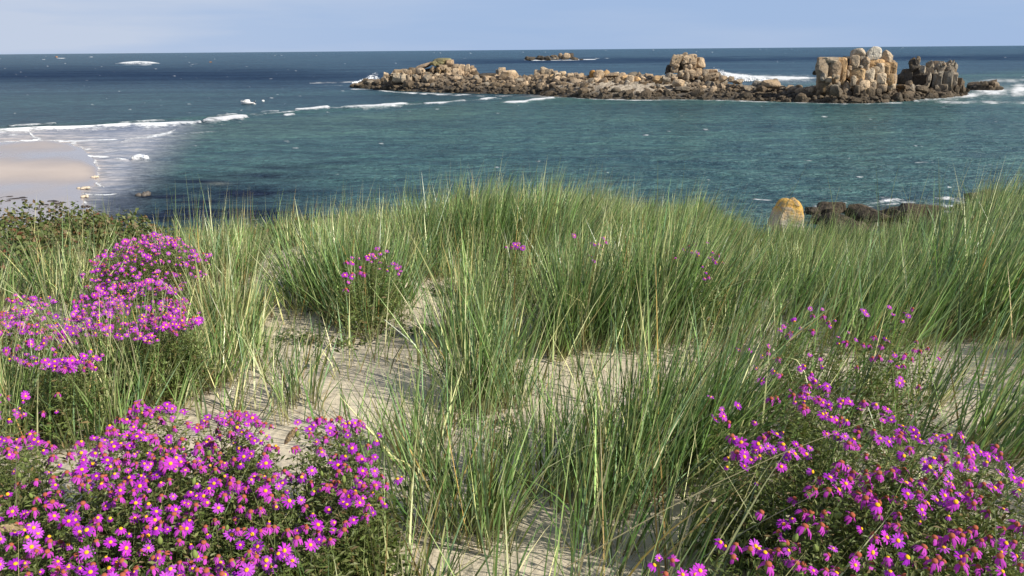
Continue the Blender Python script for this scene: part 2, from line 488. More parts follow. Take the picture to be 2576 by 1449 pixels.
def build_dune():
    xs = np.concatenate([np.linspace(-45, -9, 30)[:-1], np.linspace(-9, 11, 250)[:-1], np.linspace(11, 50, 30)])
    ys = np.concatenate([np.linspace(-5, 0.6, 20)[:-1], np.linspace(0.6, 7.5, 210)[:-1], np.linspace(7.5, 14, 70)[:-1], np.linspace(14, 42, 50)])
    X, Y = np.meshgrid(xs, ys)
    V = np.stack([X, Y, ground(X, Y)], -1).reshape(-1, 3)
    nx, ny = len(xs), len(ys)
    i = np.arange(nx * ny).reshape(ny, nx)
    Q = np.stack([i[:-1, :-1], i[:-1, 1:], i[1:, 1:], i[1:, :-1]], -1).reshape(-1, 4)
    tag(add("dune_sand", mesh_np("dune_sand", V, Q, mats=[M_sand])), kind="structure")
build_dune()

# ------------------------------------------------------------------ sea and beach
BEACH = [(-700, 356), (0, 358), (60, 355), (110, 353), (185, 361), (215, 380), (236, 402), (246, 425), (243, 450), (238, 468),
         (212, 478), (205, 492), (216, 520), (235, 545), (250, 580), (270, 650), (300, 900), (-700, 900)]

FOAM = [  # picture polyline, half width, strength, crest height in metres
    ([(-300, 334), (0, 331), (100, 327), (250, 322), (400, 316), (505, 309)], 5.0, 1.25, .55),
    ([(500, 307), (560, 302), (622, 296), (680, 286), (740, 281), (832, 272), (940, 270), (1030, 264), (1100, 260), (1172, 254), (1260, 249)], 1.7, .62, .2),
    ([(545, 300), (622, 290), (738, 280)], 1.5, .55, .15),
    ([(510, 306), (560, 301), (600, 297), (622, 294)], 6.5, 1.3, .6),
    ([(545, 291), (600, 288)], 2.2, 1.0, .3), ([(738, 279), (780, 275), (832, 270)], 3.0, 1.15, .5),
    ([(860, 272), (940, 270), (985, 266), (1030, 263)], 4.0, 1.25, .55), ([(1060, 262), (1130, 258), (1172, 253)], 2.4, 1.0, .3),
    ([(1205, 250), (1250, 247)], 2.6, 1.0, .3), ([(1260, 259), (1320, 257), (1340, 252), (1405, 246)], 2.8, 1.1, .35),
    ([(708, 291), (745, 289)], 2.4, 1.0, .3), ([(640, 282), (700, 280)], 1.6, .7, .2),
    ([(20, 318), (70, 316), (140, 313), (145, 312)], 2.0, .8, .3), ([(290, 311), (350, 307), (420, 304)], 2.2, .95, .25),
    ([(430, 303), (500, 301)], 1.4, .6, 0), ([(-300, 341), (40, 339), (75, 338)], 1.6, .8, 0),
    ([(-300, 360), (0, 357), (60, 354), (110, 352)], 1.5, 1.0, 0),
    ([(75, 350), (110, 353), (190, 355), (230, 352), (310, 350)], 2.0, 1.1, 0),
    ([(72, 334), (85, 344), (105, 350)], 4, .7, 0),
    ([(440, 326), (420, 338), (360, 346), (330, 350), (300, 358)], 5.5, .72, .1),
    ([(440, 338), (500, 335), (560, 332)], 2.5, .45, .1),
    ([(177, 384), (200, 388), (225, 394), (262, 396), (320, 402)], 3.0, 1.05, .1),
    ([(205, 378), (225, 373), (245, 370)], 3.5, .62, 0), ([(215, 388), (260, 382), (300, 378)], 3.5, .5, 0),
    ([(330, 404), (343, 399), (352, 398), (376, 402)], 3.4, 1.4, .5),
    ([(225, 412), (238, 418)], 2.0, .7, 0), ([(250, 424), (236, 434), (240, 445), (234, 455), (246, 466), (262, 471)], 6, .72, 0),
    ([(206, 487), (225, 489), (262, 490), (300, 488)], 1.7, .95, 0), ([(210, 520), (250, 518)], 2, .5, 0),
    # surf round the islet
    ([(880, 224), (930, 225), (1000, 232), (1100, 236), (1200, 239)], 1.9, .75, 0),
    ([(960, 229), (1040, 235), (1080, 238)], 1.4, .9, 0), ([(1090, 238), (1180, 241), (1290, 241)], 1.3, .7, 0),
    ([(780, 209), (850, 207), (900, 206), (960, 200)], 2.4, .8, 0), ([(800, 216), (870, 214)], 1.5, .45, 0),
    ([(1335, 241), (1390, 243), (1480, 248), (1600, 252), (1700, 251), (1800, 252), (1900, 255), (2000, 258), (2120, 261), (2210, 260), (2310, 256)], 1.7, .72, 0),
    ([(1810, 182), (1840, 190), (1880, 194), (1940, 197), (2000, 198), (2055, 197)], 6.0, 1.1, .4),
    ([(1850, 200), (1950, 203), (2050, 204)], 5, .6, 0),
    ([(2300, 254), (2340, 246), (2400, 243), (2440, 240), (2520, 236), (2700, 232)], 11, .72, .2),
    ([(2430, 225), (2500, 230), (2600, 226)], 9, .95, .4), ([(2440, 210), (2500, 203), (2600, 205)], 7, .62, .2),
    ([(2350, 258), (2450, 256), (2576, 258), (2700, 258)], 6, .55, 0), ([(2540, 215), (2620, 215)], 9, .6, 0),
    ([(2415, 202), (2440, 202)], 1.4, .6, 0),
    # distant breaker, isle and reef
    ([(292, 161), (320, 158), (350, 156), (400, 160)], 2.5, 1.3, .8), ([(300, 163), (380, 163)], 1.4, .9, 0),
    ([(1318, 151), (1360, 152), (1420, 152), (1460, 150), (1500, 149)], 1.2, 1.0, 0), ([(1495, 147), (1512, 147)], 1.0, 1.0, 0),
    ([(1518, 147), (1534, 147)], .9, 1.0, 0), ([(480, 162), (500, 160)], .9, 1.0, 0), ([(105, 150), (117, 149)], .8, 1.0, 0),
    ([(140, 147), (168, 146)], .8, .9, 0), ([(222, 144), (234, 143)], 1.0, 1.1, 0),
    ([(1265, 195), (1330, 195)], 1.0, .9, 0), ([(1240, 199), (1290, 197)], 1.3, .6, 0),
    # near shore, right
    ([(1880, 498), (1915, 503), (1950, 505)], 2.4, .62, 0), ([(2020, 530), (2060, 520), (2110, 510), (2150, 512)], 5, .62, 0),
    ([(2060, 550), (2140, 538), (2200, 520), (2260, 508)], 8, .62, 0), ([(2180, 505), (2240, 500), (2330, 512), (2420, 518)], 10, .64, 0),
    ([(2330, 540), (2420, 535), (2520, 545)], 10, .6, 0), ([(2350, 495), (2420, 500), (2480, 525), (2576, 530)], 9, .62, 0),
    ([(2290, 408), (2350, 406)], 2.0, .75, 0), ([(2240, 434), (2250, 433)], 1.4, .9, 0), ([(2380, 468), (2395, 470)], 2, .8, 0),
    ([(860, 575), (900, 572), (930, 576)], 3.0, .7, 0), ([(600, 548), (660, 552)], 2, .3, 0),
]

def build_sea():
    xs = np.arange(-420, 3000, 4.0)
    off = np.concatenate([[0.7], np.arange(1.5, 60, 1.3), np.arange(60, 430, 2.0), np.arange(430, 640, 7.0), np.arange(640, 860, 20)])
    X, O = np.meshgrid(xs, off)
    Y = horizon_y(X) + O
    P = hit(X, Y)
    foam = np.zeros_like(X); crest = np.zeros_like(X)
    wob = n2(P[..., 0], P[..., 1], 9.0, 31)
    for pts, w, s, h in FOAM:
        xs_ = [p[0] for p in pts]; ys_ = [p[1] for p in pts]
        w = w * .8
        m = (X > min(xs_) - 6 * w - 10) & (X < max(xs_) + 6 * w + 10) & (Y > min(ys_) - 4 * w - 4) & (Y < max(ys_) + 4 * w + 4)
        if not m.any(): continue
        d, u, tl = seg_par(X[m], Y[m] + wob[m] * w * 0.6, pts)
        e = min(.3, 14 / tl + .06); d = d / np.clip(.25 + .75 * np.minimum(sstep(0, e, u), sstep(1, 1 - e, u)), .25, 1)
        # soft ends
        v = s * np.exp(-(d / w) ** 2)
        brk = n2(X[m] / 30 + 7.7 * w, Y[m] / 9, 1.0, 33, 3)            # the crest thickens and thins along its length
        v = v * np.clip(1.0 + 1.1 * brk, .25, 1.5)
        if w > 2.6:                                                     # lace of spent foam trailing behind
            v = np.maximum(v, s * 0.50 * np.exp(-(d / (w * 2.3)) ** 2) * np.clip(.7 + 1.4 * n2(X[m] / 22, Y[m] / 3.2, 1.0, 34, 3), 0, 1.2))
        foam[m] = np.maximum(foam[m], v)
        if h: crest[m] = np.maximum(crest[m], h * np.exp(-(d / (w * 1.4)) ** 2))
    # lace of wash along the beach's edge and over the shallows
    sdl = seg_dist(X, Y, BEACH[2:-4], 1.6)
    lace = n2(X / 14, Y / 5, 1.0, 35, 4)
    foam = np.maximum(foam, np.where(sdl < 60, .62 * np.exp(-(sdl / 9) ** 2) * np.clip(.7 + 1.6 * lace, 0, 1.2), 0))
    sw = np.exp(-((X - 330) / 130) ** 2 - ((Y - 372) / 34) ** 2)
    foam = np.maximum(foam, .40 * sw * np.clip(.15 + 2.2 * n2(X / 40, Y / 7, 1.0, 36, 4), 0, 1.1))
    r = np.random.default_rng(5)
    # scattered whitecaps out at sea, fewer in the bay
    for k in range(420):
        x = r.uniform(-400, 2980); hy = float(horizon_y(x))
        o = 4 + 150 * r.random() ** 1.7
        if k % 9 == 0: o = 150 + 200 * r.random()
        y = hy + o
        L = r.uniform(1.8, 4.5) * (0.6 + o / 150); w = 0.5 + 0.006 * o * r.uniform(.5, 1.1)
        if 880 < x < 2430 and 40 < o < 140: continue
        if x < 450 and o > 200: continue
        m = (np.abs(X - x) < L + 8) & (np.abs(Y - y) < 6)
        v = r.uniform(.35, .95) * np.exp(-((X[m] - x) / L) ** 2 - ((Y[m] - y - 0.04 * (X[m] - x)) / w) ** 2)
        foam[m] = np.maximum(foam[m], v)
    # ---- water colour: depth, sand bar, weed beds, bands of cloud shadow painted in
    xw = X + 60 * n2(P[..., 0], P[..., 1], 60, 41); yw = Y + 7 * n2(P[..., 0] + 50, P[..., 1], 45, 42)
    hy = horizon_y(X); o = yw - hy
    far = np.array([0.042, 0.094, 0.138]); navy = np.array([0.024, 0.050, 0.105]); bay = np.array([0.056, 0.130, 0.132])
    green = np.array([0.075, 0.145, 0.130]); shoal = np.array([0.34, 0.34, 0.38]); weed = np.array([0.022, 0.034, 0.064])
    c = np.zeros(X.shape + (3,)) + far
    def put(col, a): 
        nonlocal c
        c = c * (1 - a[..., None]) + col * a[..., None]
    cloud_shade_l = np.exp(-((o - 58 - 0.012 * (xw - 400)) / 25) ** 2) * sstep(1500, 500, xw)
    cloud_shade_r = np.exp(-((o - 30) / 7.0) ** 2) * sstep(900, 1250, xw)
    put(navy, np.clip(0.95 * cloud_shade_l + 0.85 * cloud_shade_r, 0, 1))  # cloud shadow put into the water colour as navy bands
    put(np.array([0.040, 0.096, 0.118]), sstep(85, 110, o) * 0.8)
    bar = 331 - 0.058 * (X - 0) - np.clip(X - 1000, 0, 400) * 0.02      # line of breakers closing the bay
    inside = sstep(-4, 10, yw - bar)
    put(bay, inside * sstep(300, 800, xw + 400))
    put(green, np.exp(-((yw - bar - 22) / 30) ** 2) * inside * sstep(200, 520, xw) * sstep(1500, 900, xw) * 0.75)
    put(np.array([0.045, 0.125, 0.10]), np.exp(-((yw - bar + 6) / 5.0) ** 2) * sstep(1300, 1000, X) * 0.6)
    sh = sstep(470, 300, xw + 2.0 * np.clip(yw - 440, -100, 100) * 0.5) * sstep(-2, 8, Y - bar)
    put(shoal, np.clip(sh, 0, 1) * sstep(560, 470, yw + 0 * X) * 0.95)
    put(np.array([0.17, 0.18, 0.21]), sstep(420, 280, X) * sstep(470, 510, Y) * 0.8)
    put(shoal * 0.95, np.clip(sstep(560, 300, X) * np.exp(-((Y - bar - 16) / 11) ** 2) * sstep(2, 7, Y - bar), 0, 1))
    ins = inpoly(X, Y, BEACH); sdb = seg_dist(X, Y, BEACH[:-2], 1.5) * np.where(ins, 0, 1)
    edge = np.clip(np.exp(-sdb / 22) * (1 + .5 * n2(P[..., 0], P[..., 1], 4, 44, 3)), 0, 1)
    put(np.array([0.43, 0.375, 0.35]), edge * .95)
    wb = np.zeros_like(X)
    for (wx, wy, rx, ry, a) in [(480, 456, 130, 13, .95), (640, 448, 170, 13, .75), (720, 420, 120, 8, .5), (430, 492, 95, 11, 1.0),
                                (580, 484, 190, 15, .85), (360, 490, 50, 5, .9), (560, 530, 230, 30, .95), (740, 555, 240, 20, .85),
                                (430, 545, 120, 24, .75), (900, 520, 150, 10, .3), (850, 408, 90, 5, .35), (600, 575, 260, 20, .8)]:
        wb = np.maximum(wb, a * np.exp(-((xw - wx) / rx) ** 2 - ((yw - wy) / ry) ** 2))
    wb = np.maximum(wb, .85 * np.exp(-((xw - 560) / 230) ** 2 - ((yw - 505) / 48) ** 2))
    wb = np.clip(wb * (1 + 1.3 * n2(P[..., 0] / 1.6, P[..., 1], 5.0, 43, 4)) * 1.15, 0, 1)
    put(weed, wb)
    put(np.array([0.30, 0.30, 0.24]), 0.5 * np.exp(-((X - 548) / 26) ** 2 - ((Y - 464) / 4) ** 2))
    put(np.array([0.05, 0.05, 0.045]), 0.8 * np.exp(-((xw - 2330) / 330) ** 2 - ((yw - 545) / 30) ** 2))
    put(np.array([0.14, 0.20, 0.20]), 0.7 * np.exp(-((X - 2520) / 130) ** 2 - ((yw - 225) / 26) ** 2))
    put(np.array([0.14, 0.19, 0.20]), 0.6 * np.exp(-((X - 1960) / 130) ** 2 - ((yw - 203) / 12) ** 2))
    put(np.array([0.30, 0.27, 0.25]), 0.85 * np.exp(-((X - 1375) / 50) ** 2 - ((Y - 241) / 4.0) ** 2))
    calm = np.clip(sh, 0, 1)
    gloss = np.clip(1 - 0.85 * np.maximum(wb, np.maximum(.95 * cloud_shade_l, .8 * cloud_shade_r)), .2, 1)  # duller over weed and in the painted cloud shadow
    dist = P[..., 1]
    fade = np.exp(-(dist / 230) ** 2)
    Z = fade * (0.10 * np.sin(P[..., 0] * 0.16 + P[..., 1] * 0.62 + 2 * wob) + 0.10 * n2(P[..., 0], P[..., 1] * 2.2, 9, 51)) * (1 - calm) + crest
    V = np.stack([P[..., 0], P[..., 1], Z], -1).reshape(-1, 3)
    ny, nx = X.shape
    i = np.arange(nx * ny).reshape(ny, nx)
    Q = np.stack([i[:-1, :-1], i[1:, :-1], i[1:, 1:], i[:-1, 1:]], -1).reshape(-1, 4)
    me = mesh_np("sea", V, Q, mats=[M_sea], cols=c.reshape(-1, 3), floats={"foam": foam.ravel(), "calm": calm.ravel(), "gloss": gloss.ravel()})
    tag(add("sea", me), kind="structure")
build_sea()

def build_beach():
    xs = np.arange(-640, 340, 5.0); ys = np.concatenate([np.arange(345, 560, 2.5), np.arange(560, 900, 12)])
    X, Y = np.meshgrid(xs, ys)
    P0 = hit(X, Y)
    Xw = X + 16 * n2(P0[..., 0], P0[..., 1], 5.0, 61, 4); Yw = Y + 3.0 * n2(P0[..., 0], P0[..., 1], 5.0, 62)
    ins = inpoly(Xw, Yw, BEACH)
    d = seg_dist(Xw, Yw, BEACH[:-2], 1.5)
    sd = np.where(ins, d, -d)
    Z = np.where(sd > 0, 0.05 + 0.30 * np.tanh(sd / 60), -0.6 * np.tanh(-sd / 6) + 0.05)
    wetc = np.clip(np.exp(-np.clip(sd, 0, None) / 16) + 0.9 * np.exp(-((Y - 392 - 0.02 * X) / 24) ** 2) + sstep(440, 485, Y + 0.03 * X) * 0.9
                   + 0.45 * n2(P0[..., 0], P0[..., 1] * 0.4, 6, 63, 4), 0, 1)
    V = np.stack([P0[..., 0], P0[..., 1], Z], -1).reshape(-1, 3)
    ny, nx = X.shape
    i = np.arange(nx * ny).reshape(ny, nx)
    Q = np.stack([i[:-1, :-1], i[1:, :-1], i[1:, 1:], i[:-1, 1:]], -1).reshape(-1, 4)
    tag(add("beach", mesh_np("beach", V, Q, mats=[M_beach], floats={"wet": wetc.ravel()})), kind="structure")
build_beach()

# ------------------------------------------------------------------ islet
FRONT = [(885, 220), (920, 223), (1000, 229), (1100, 233), (1200, 236), (1290, 236.5), (1340, 237), (1400, 243), (1480, 248), (1600, 251),
         (1700, 250), (1800, 251), (1900, 254), (2000, 257), (2120, 260), (2200, 259), (2300, 253), (2400, 246), (2432, 242)]
FX = np.array([p[0] for p in FRONT], float); FY = np.array([p[1] for p in FRONT], float)
def islet_depth(px):
    return np.interp(px, [885, 960, 1100, 1200, 1350, 1500, 1700, 1850, 1950, 2060, 2250, 2350, 2432], [8, 22, 34, 30, 36, 46, 46, 28, 22, 24, 26, 16, 6])
def islet_top(px):
    return np.interp(px, [885, 940, 1000, 1100, 1200, 1300, 1400, 1550, 1700, 1800, 1880, 1960, 2060, 2200, 2300, 2400, 2432],
                     [.3, 1.9, 3.4, 4.8, 4.2, 4.2, 4.9, 4.7, 4.5, 3.4, 1.9, 1.9, 2.4, 2.4, 2.0, .9, .2])
def islet_pt(px, t):
    """point of the islet's ground: px along the front, t from the waterline (0) to the back (1)"""
    px = np.asarray(px, float); t = np.asarray(t, float)
    f = hit(px, np.interp(px, FX, FY))
    dirv = f[..., :2] / np.linalg.norm(f[..., :2], axis=-1, keepdims=True)
    xy = f[..., :2] + dirv * (t * islet_depth(px))[..., None]
    prof = np.where(t < 0.62, np.sin(np.clip(t, -0.2, 1) / 0.62 * math.pi / 2), np.cos((t - 0.62) / 0.38 * math.pi / 2))
    z = islet_top(px) * np.sign(prof) * np.abs(prof) ** 0.85 + (0.75 * (1 - 2 * np.abs(n2(xy[..., 0], xy[..., 1], 4.0, 71, 4))) - .3) * np.clip(t * 4, 0, 1) - 0.2
    return np.concatenate([xy, z[..., None]], -1)
def build_islet():
    xs = np.arange(880, 2438, 3.0); ts = np.linspace(-0.08, 1.05, 40)
    X, T = np.meshgrid(xs, ts)
    V = islet_pt(X, T)
    sandy = np.exp(-((X - 1600) / 140) ** 2 - ((T - 0.27) / 0.16) ** 2) * 1.5 + 0.9 * np.exp(-((X - 1370) / 110) ** 2 - ((T - 0.45) / 0.2) ** 2)
    sandy = np.clip(sandy + 0.5 * n2(V[..., 0], V[..., 1], 3.5, 72) * (sandy > .1), 0, 1)
    dark = np.array([0.075, 0.062, 0.046]); pale = np.array([0.52, 0.44, 0.33]); mid = np.array([0.30, 0.235, 0.16])
    a = sstep(1.2, 3.4, V[..., 2])[..., None]
    c = dark * (1 - a) + mid * a
    c = c * (1 - sandy[..., None]) + pale * sandy[..., None]
    gr = np.exp(-((X - 1560) / 50) ** 2 - ((T - 0.72) / 0.1) ** 2)[..., None]
    c = c * (1 - gr) + np.array([0.10, 0.14, 0.035]) * gr
    ny, nx = X.shape
    i = np.arange(nx * ny).reshape(ny, nx)
    Q = np.stack([i[:-1, :-1], i[:-1, 1:], i[1:, 1:], i[1:, :-1]], -1).reshape(-1, 4)
    tag(add("islet_ground", mesh_np("islet_ground", V.reshape(-1, 3), Q, mats=[M_isletground], cols=c.reshape(-1, 3))), kind="structure")
build_islet()
# ------------------------------------------------------------------ rocks
def ico(sub):
    import bmesh
    bm = bmesh.new(); bmesh.ops.create_icosphere(bm, subdivisions=sub, radius=1.0)
    v = np.array([x.co[:] for x in bm.verts]); f = np.array([[w.index for w in x.verts] for x in bm.faces])
    bm.free(); return v, f
ICO = {k: ico(k) for k in (1, 2, 3, 4)}
def rock_verts(kind, seed, sub):
    r = np.random.default_rng(seed)
    v, f = ICO[sub]; v = v.copy()
    p = {"block": 14.0, "boulder": 3.2, "angular": 5.0, "spire": 4.0, "rounded": 4.6}[kind]
    rad = (np.abs(v) ** p).sum(1) ** (-1 / p)
    v = v * rad[:, None]
    v[:, :2] *= 1.0
    ncut = {"block": 12, "boulder": 8, "angular": 18, "spire": 14, "rounded": 7}[kind]
    for _ in range(ncut):
        n = r.normal(size=3); n /= np.linalg.norm(n)
        c = r.uniform(0.52, 0.88) if kind not in ("block", "rounded") else r.uniform(0.86, 1.3)
        if kind == "boulder": c = r.uniform(0.66, 0.95)
        dd = v @ n
        ov = np.clip(dd - c, 0, None)
        v -= n * (ov * (0.97 if kind != "boulder" else 0.85))[:, None]
    if kind == "spire":
        k = 1 - 0.5 * np.clip(v[:, 2:3], -0.4, 1)
        v[:, :2] *= np.clip(k, 0.35, 1.2)
        v[:, :2] += 0.18 * r.normal(size=2) * v[:, 2:3]
    a = {"block": 0.075, "boulder": 0.07, "angular": 0.10, "spire": 0.14, "rounded": 0.08}[kind]
    d = v / (np.linalg.norm(v, axis=1, keepdims=True) + 1e-6)
    v = v + d * (a * fbm(v * 1.7 + seed * 3.1, 4, seed % 97))[:, None]
    if sub >= 3:   # open joints in the granite
        j = np.abs(fbm(v * np.array([1.1, 1.1, 0.7]) + seed * 1.7, 2, seed % 89 + 3))
        v = v - d * (0.085 * (1 - sstep(0.0, 0.07, j)))[:, None]
    mx = np.abs(v).max(0); v = v / mx
    return v, f
POOL = {}
def rock_mesh(kind, k, sub):
    key = (kind, k, sub)
    if key not in POOL:
        v, f = rock_verts(kind, 100 + 37 * k + {"block": 0, "boulder": 11, "angular": 23, "spire": 31, "rounded": 43}[kind], sub)
        me = mesh_np("rock_" + kind, v, tris=f, mats=[M_rock])
        me.set_sharp_from_angle(angle=math.radians(30))
        POOL[key] = me
    return POOL[key]
TINTS = {"pale": (0.62, 0.51, 0.37), "tan": (0.51, 0.40, 0.28), "ochre": (0.64, 0.44, 0.235), "orange": (0.58, 0.33, 0.10), "white": (0.74, 0.67, 0.55),
         "grey": (0.36, 0.32, 0.26), "dark": (0.11, 0.095, 0.075), "brown": (0.20, 0.155, 0.105), "green": (0.36, 0.33, 0.17)}
rr = random.Random(3)
def put_rock(name, px, py, w, h, Y, parent=None, kind="block", tint="pale", depth=None, tilt=0.0, sub=3, over=1.12, k=None):
    c = at(px, py, Y)
    s = ((c - C0) @ F_) / FOC
    dx = w * s / 2 * over; dz = h * s / 2 * over
    dy = (depth if depth else max(w * 0.9, h * 0.5) * s / 2)
    o = add(name, rock_mesh(kind, rr.randrange(9) if k is None else k, sub))
    if parent is not None:
        o.parent = parent; o.location = Vector(c) - parent.location
    else: o.location = c
    az = math.atan2(-c[0], c[1])
    flip = math.pi if (rr.random() < 0.5 and kind != "spire") else 0
    o.rotation_euler = (0, tilt, az + flip + rr.uniform(-0.22, 0.22)) if not flip else (0, -tilt, az + flip + rr.uniform(-0.22, 0.22))
    o.scale = (dx, dy, dz)
    t = TINTS[tint]; q = rr.uniform(0.68, 1.16); u = rr.uniform(0.95, 1.05)
    o.color = (min(1, t[0] * q * u), t[1] * q, t[2] * q / u, 1)
    return o

def formation(name, label, cat, base, blocks, tf, Y0, jit=1.2, defkind="block", deftint="pale", part="block"):
    """tf maps local drawing units to picture units: (x0, y0, scale)"""
    root = empty(name, at(base[0], base[1], Y0))
    tag(root, label, cat)
    for b in blocks:
        x, y, w, h = b[:4]; o = dict(b[4]) if len(b) > 4 else {}
        dy = o.pop("dy", 0.0)
        px, py = tf[0] + x * tf[2], tf[1] + y * tf[2]
        wp, hp = w * tf[2], h * tf[2]
        s = Y0 / FOC * 1.02
        kw = dict(kind=defkind, tint=deftint, sub=3 if max(wp, hp) < 26 else 4); kw.update(o)
        put_rock(part, px, py, wp, hp, Y0 + dy + max(wp * .9, hp * .5) * s / 2 + rr.uniform(0, jit), root, **kw)
    n = len(blocks)
    for j in range(int(n * (.25 if "castle" in label or "broad" in label else .9))):
        b = blocks[rr.randrange(n)]
        if len(b) > 4 and b[4].get("dy", 0) >= 2.9: continue
        x = b[0] + rr.uniform(-.55, .55) * b[2]; y = b[1] + rr.uniform(-.45, .55) * b[3]
        q = rr.uniform(.16, .34); hh = q * max(b[2], b[3]) * rr.uniform(.6, 1.3)
        tn = (b[4].get("tint") if len(b) > 4 and rr.random() < .7 else None) or rr.choice(["tan", "grey", "brown"])
        put_rock(part, tf[0] + x * tf[2], tf[1] + y * tf[2], q * max(b[2], b[3]) * tf[2], hh * tf[2],
                 Y0 + (b[4].get("dy", 0) if len(b) > 4 else 0) + rr.uniform(-.3, .5), root, "angular", tn, tilt=rr.uniform(-.5, .5), sub=2)
    return root
def frontY(px): return float(hit(px, np.interp(px, FX, FY))[1])
B, A, S = dict(kind="boulder"), dict(kind="angular"), dict(kind="spire")
def k_(**kw): return kw

T2 = (2025.9, 107.3, 0.17187)
Yt = frontY(2130) + 5
formation("granite_stack", "broad pale rounded granite stack at the left of the castle-like crag", "rock stack", (2085, 245), [
    (360, 500, 330, 480, k_(dy=3.0, kind="boulder", tint="tan")), (330, 660, 270, 260, k_(dy=2.2, tint="brown")),
    (235, 415, 165, 300, k_(kind="boulder", tint="tan")), (405, 430, 205, 320, k_(kind="boulder", tint="tan", dy=-.4)), (525, 430, 130, 330, k_(tint="ochre", dy=.8)),
    (240, 255, 120, 80, k_(tint="tan", dy=1.5)), (372, 258, 190, 85, k_(tint="pale", dy=.6)), (510, 275, 170, 110, k_(tint="ochre", dy=1.2)),
    (560, 260, 90, 70, k_(tint="tan", dy=2.2)), (135, 440, 55, 62, k_(kind="boulder", tint="dark", dy=2)),
    (425, 600, 170, 150, k_(tint="grey", dy=.5)), (300, 640, 150, 190, k_(tint="brown", dy=.3)), (420, 720, 110, 190, k_(tint="grey", dy=-.3)),
    (350, 740, 90, 150, k_(tint="brown", dy=-.2)), (415, 490, 44, 62, k_(kind="boulder", dy=-1.2)), (470, 500, 64, 64, k_(kind="boulder", dy=-1.0)),
    (265, 500, 80, 120, k_(kind="boulder", tint="grey", dy=-.8)), (345, 540, 90, 90, k_(kind="boulder", tint="tan", dy=-.6)),
], T2, Yt, defkind="rounded")
formation("granite_crag", "tall castle-like granite crag crowned by three pale boulders", "rock stack", (2180, 245), [
    (900, 560, 540, 440, k_(dy=4.0, tint="ochre")), (620, 520, 150, 520, k_(dy=4.5, tint="dark")), (600, 330, 150, 230, k_(dy=5.5, tint="dark")),
    (1190, 480, 220, 400, k_(dy=3.5, tint="tan")),
    (595, 670, 170, 280, k_(kind="spire", tint="tan", dy=.3)), (615, 460, 54, 145, k_(kind="angular", tint="tan", dy=1.5)), (655, 365, 78, 72, k_(kind="boulder", tint="tan", dy=1.2)),
    (765, 155, 205, 132, k_(kind="boulder", tint="white", dy=1.8)), (718, 290, 125, 195, k_(tint="tan", dy=1.2)), (825, 305, 95, 190, k_(tint="grey", dy=1.4)), (888, 310, 90, 185, k_(tint="tan", dy=1.6)),
    (760, 480, 205, 195, k_(tint="ochre", dy=.5)), (905, 480, 180, 200, k_(tint="pale", dy=.7)), (1015, 430, 130, 150, k_(tint="pale", dy=1.2)),
    (1010, 325, 245, 150, k_(tint="ochre", dy=2.0)), (990, 165, 205, 192, k_(kind="boulder", tint="white", dy=2.6)), (1190, 212, 150, 182, k_(kind="boulder", tint="pale", dy=3.2)),
    (1175, 400, 110, 200, k_(tint="ochre", dy=1.3)), (1268, 400, 125, 205, k_(tint="ochre", dy=1.6)), (1090, 420, 115, 220, k_(tint="pale", dy=.9)),
    (1105, 535, 140, 160, k_(tint="pale", dy=.3)), (1235, 545, 100, 170, k_(tint="ochre", dy=.8)), (1292, 545, 80, 160, k_(tint="tan", dy=1.4)),
    (850, 640, 155, 165, k_(tint="pale", dy=-.2)), (972, 640, 115, 165, k_(tint="tan", dy=0)), (1115, 655, 150, 130, k_(tint="tan", dy=-.2)), (1245, 650, 120, 95, k_(tint="tan", dy=.3)),
    (735, 610, 110, 170, k_(tint="tan", dy=.2)), (750, 740, 80, 220, k_(tint="brown", dy=-.5)), (850, 745, 100, 170, k_(tint="brown", dy=-.6)), (950, 735, 120, 145, k_(tint="brown", dy=-.7)),
    (700, 560, 70, 140, k_(tint="pale", dy=-.3)), (815, 560, 80, 80, k_(kind="angular", tint="pale", dy=-.5)), (1060, 730, 90, 110, k_(tint="brown", dy=-.7)),
    (1290, 650, 60, 100, k_(kind="angular", tint="tan", dy=.2)), (945, 560, 100, 80, k_(kind="angular", tint="pale", dy=-.4)),
], T2, Yt, defkind="rounded")
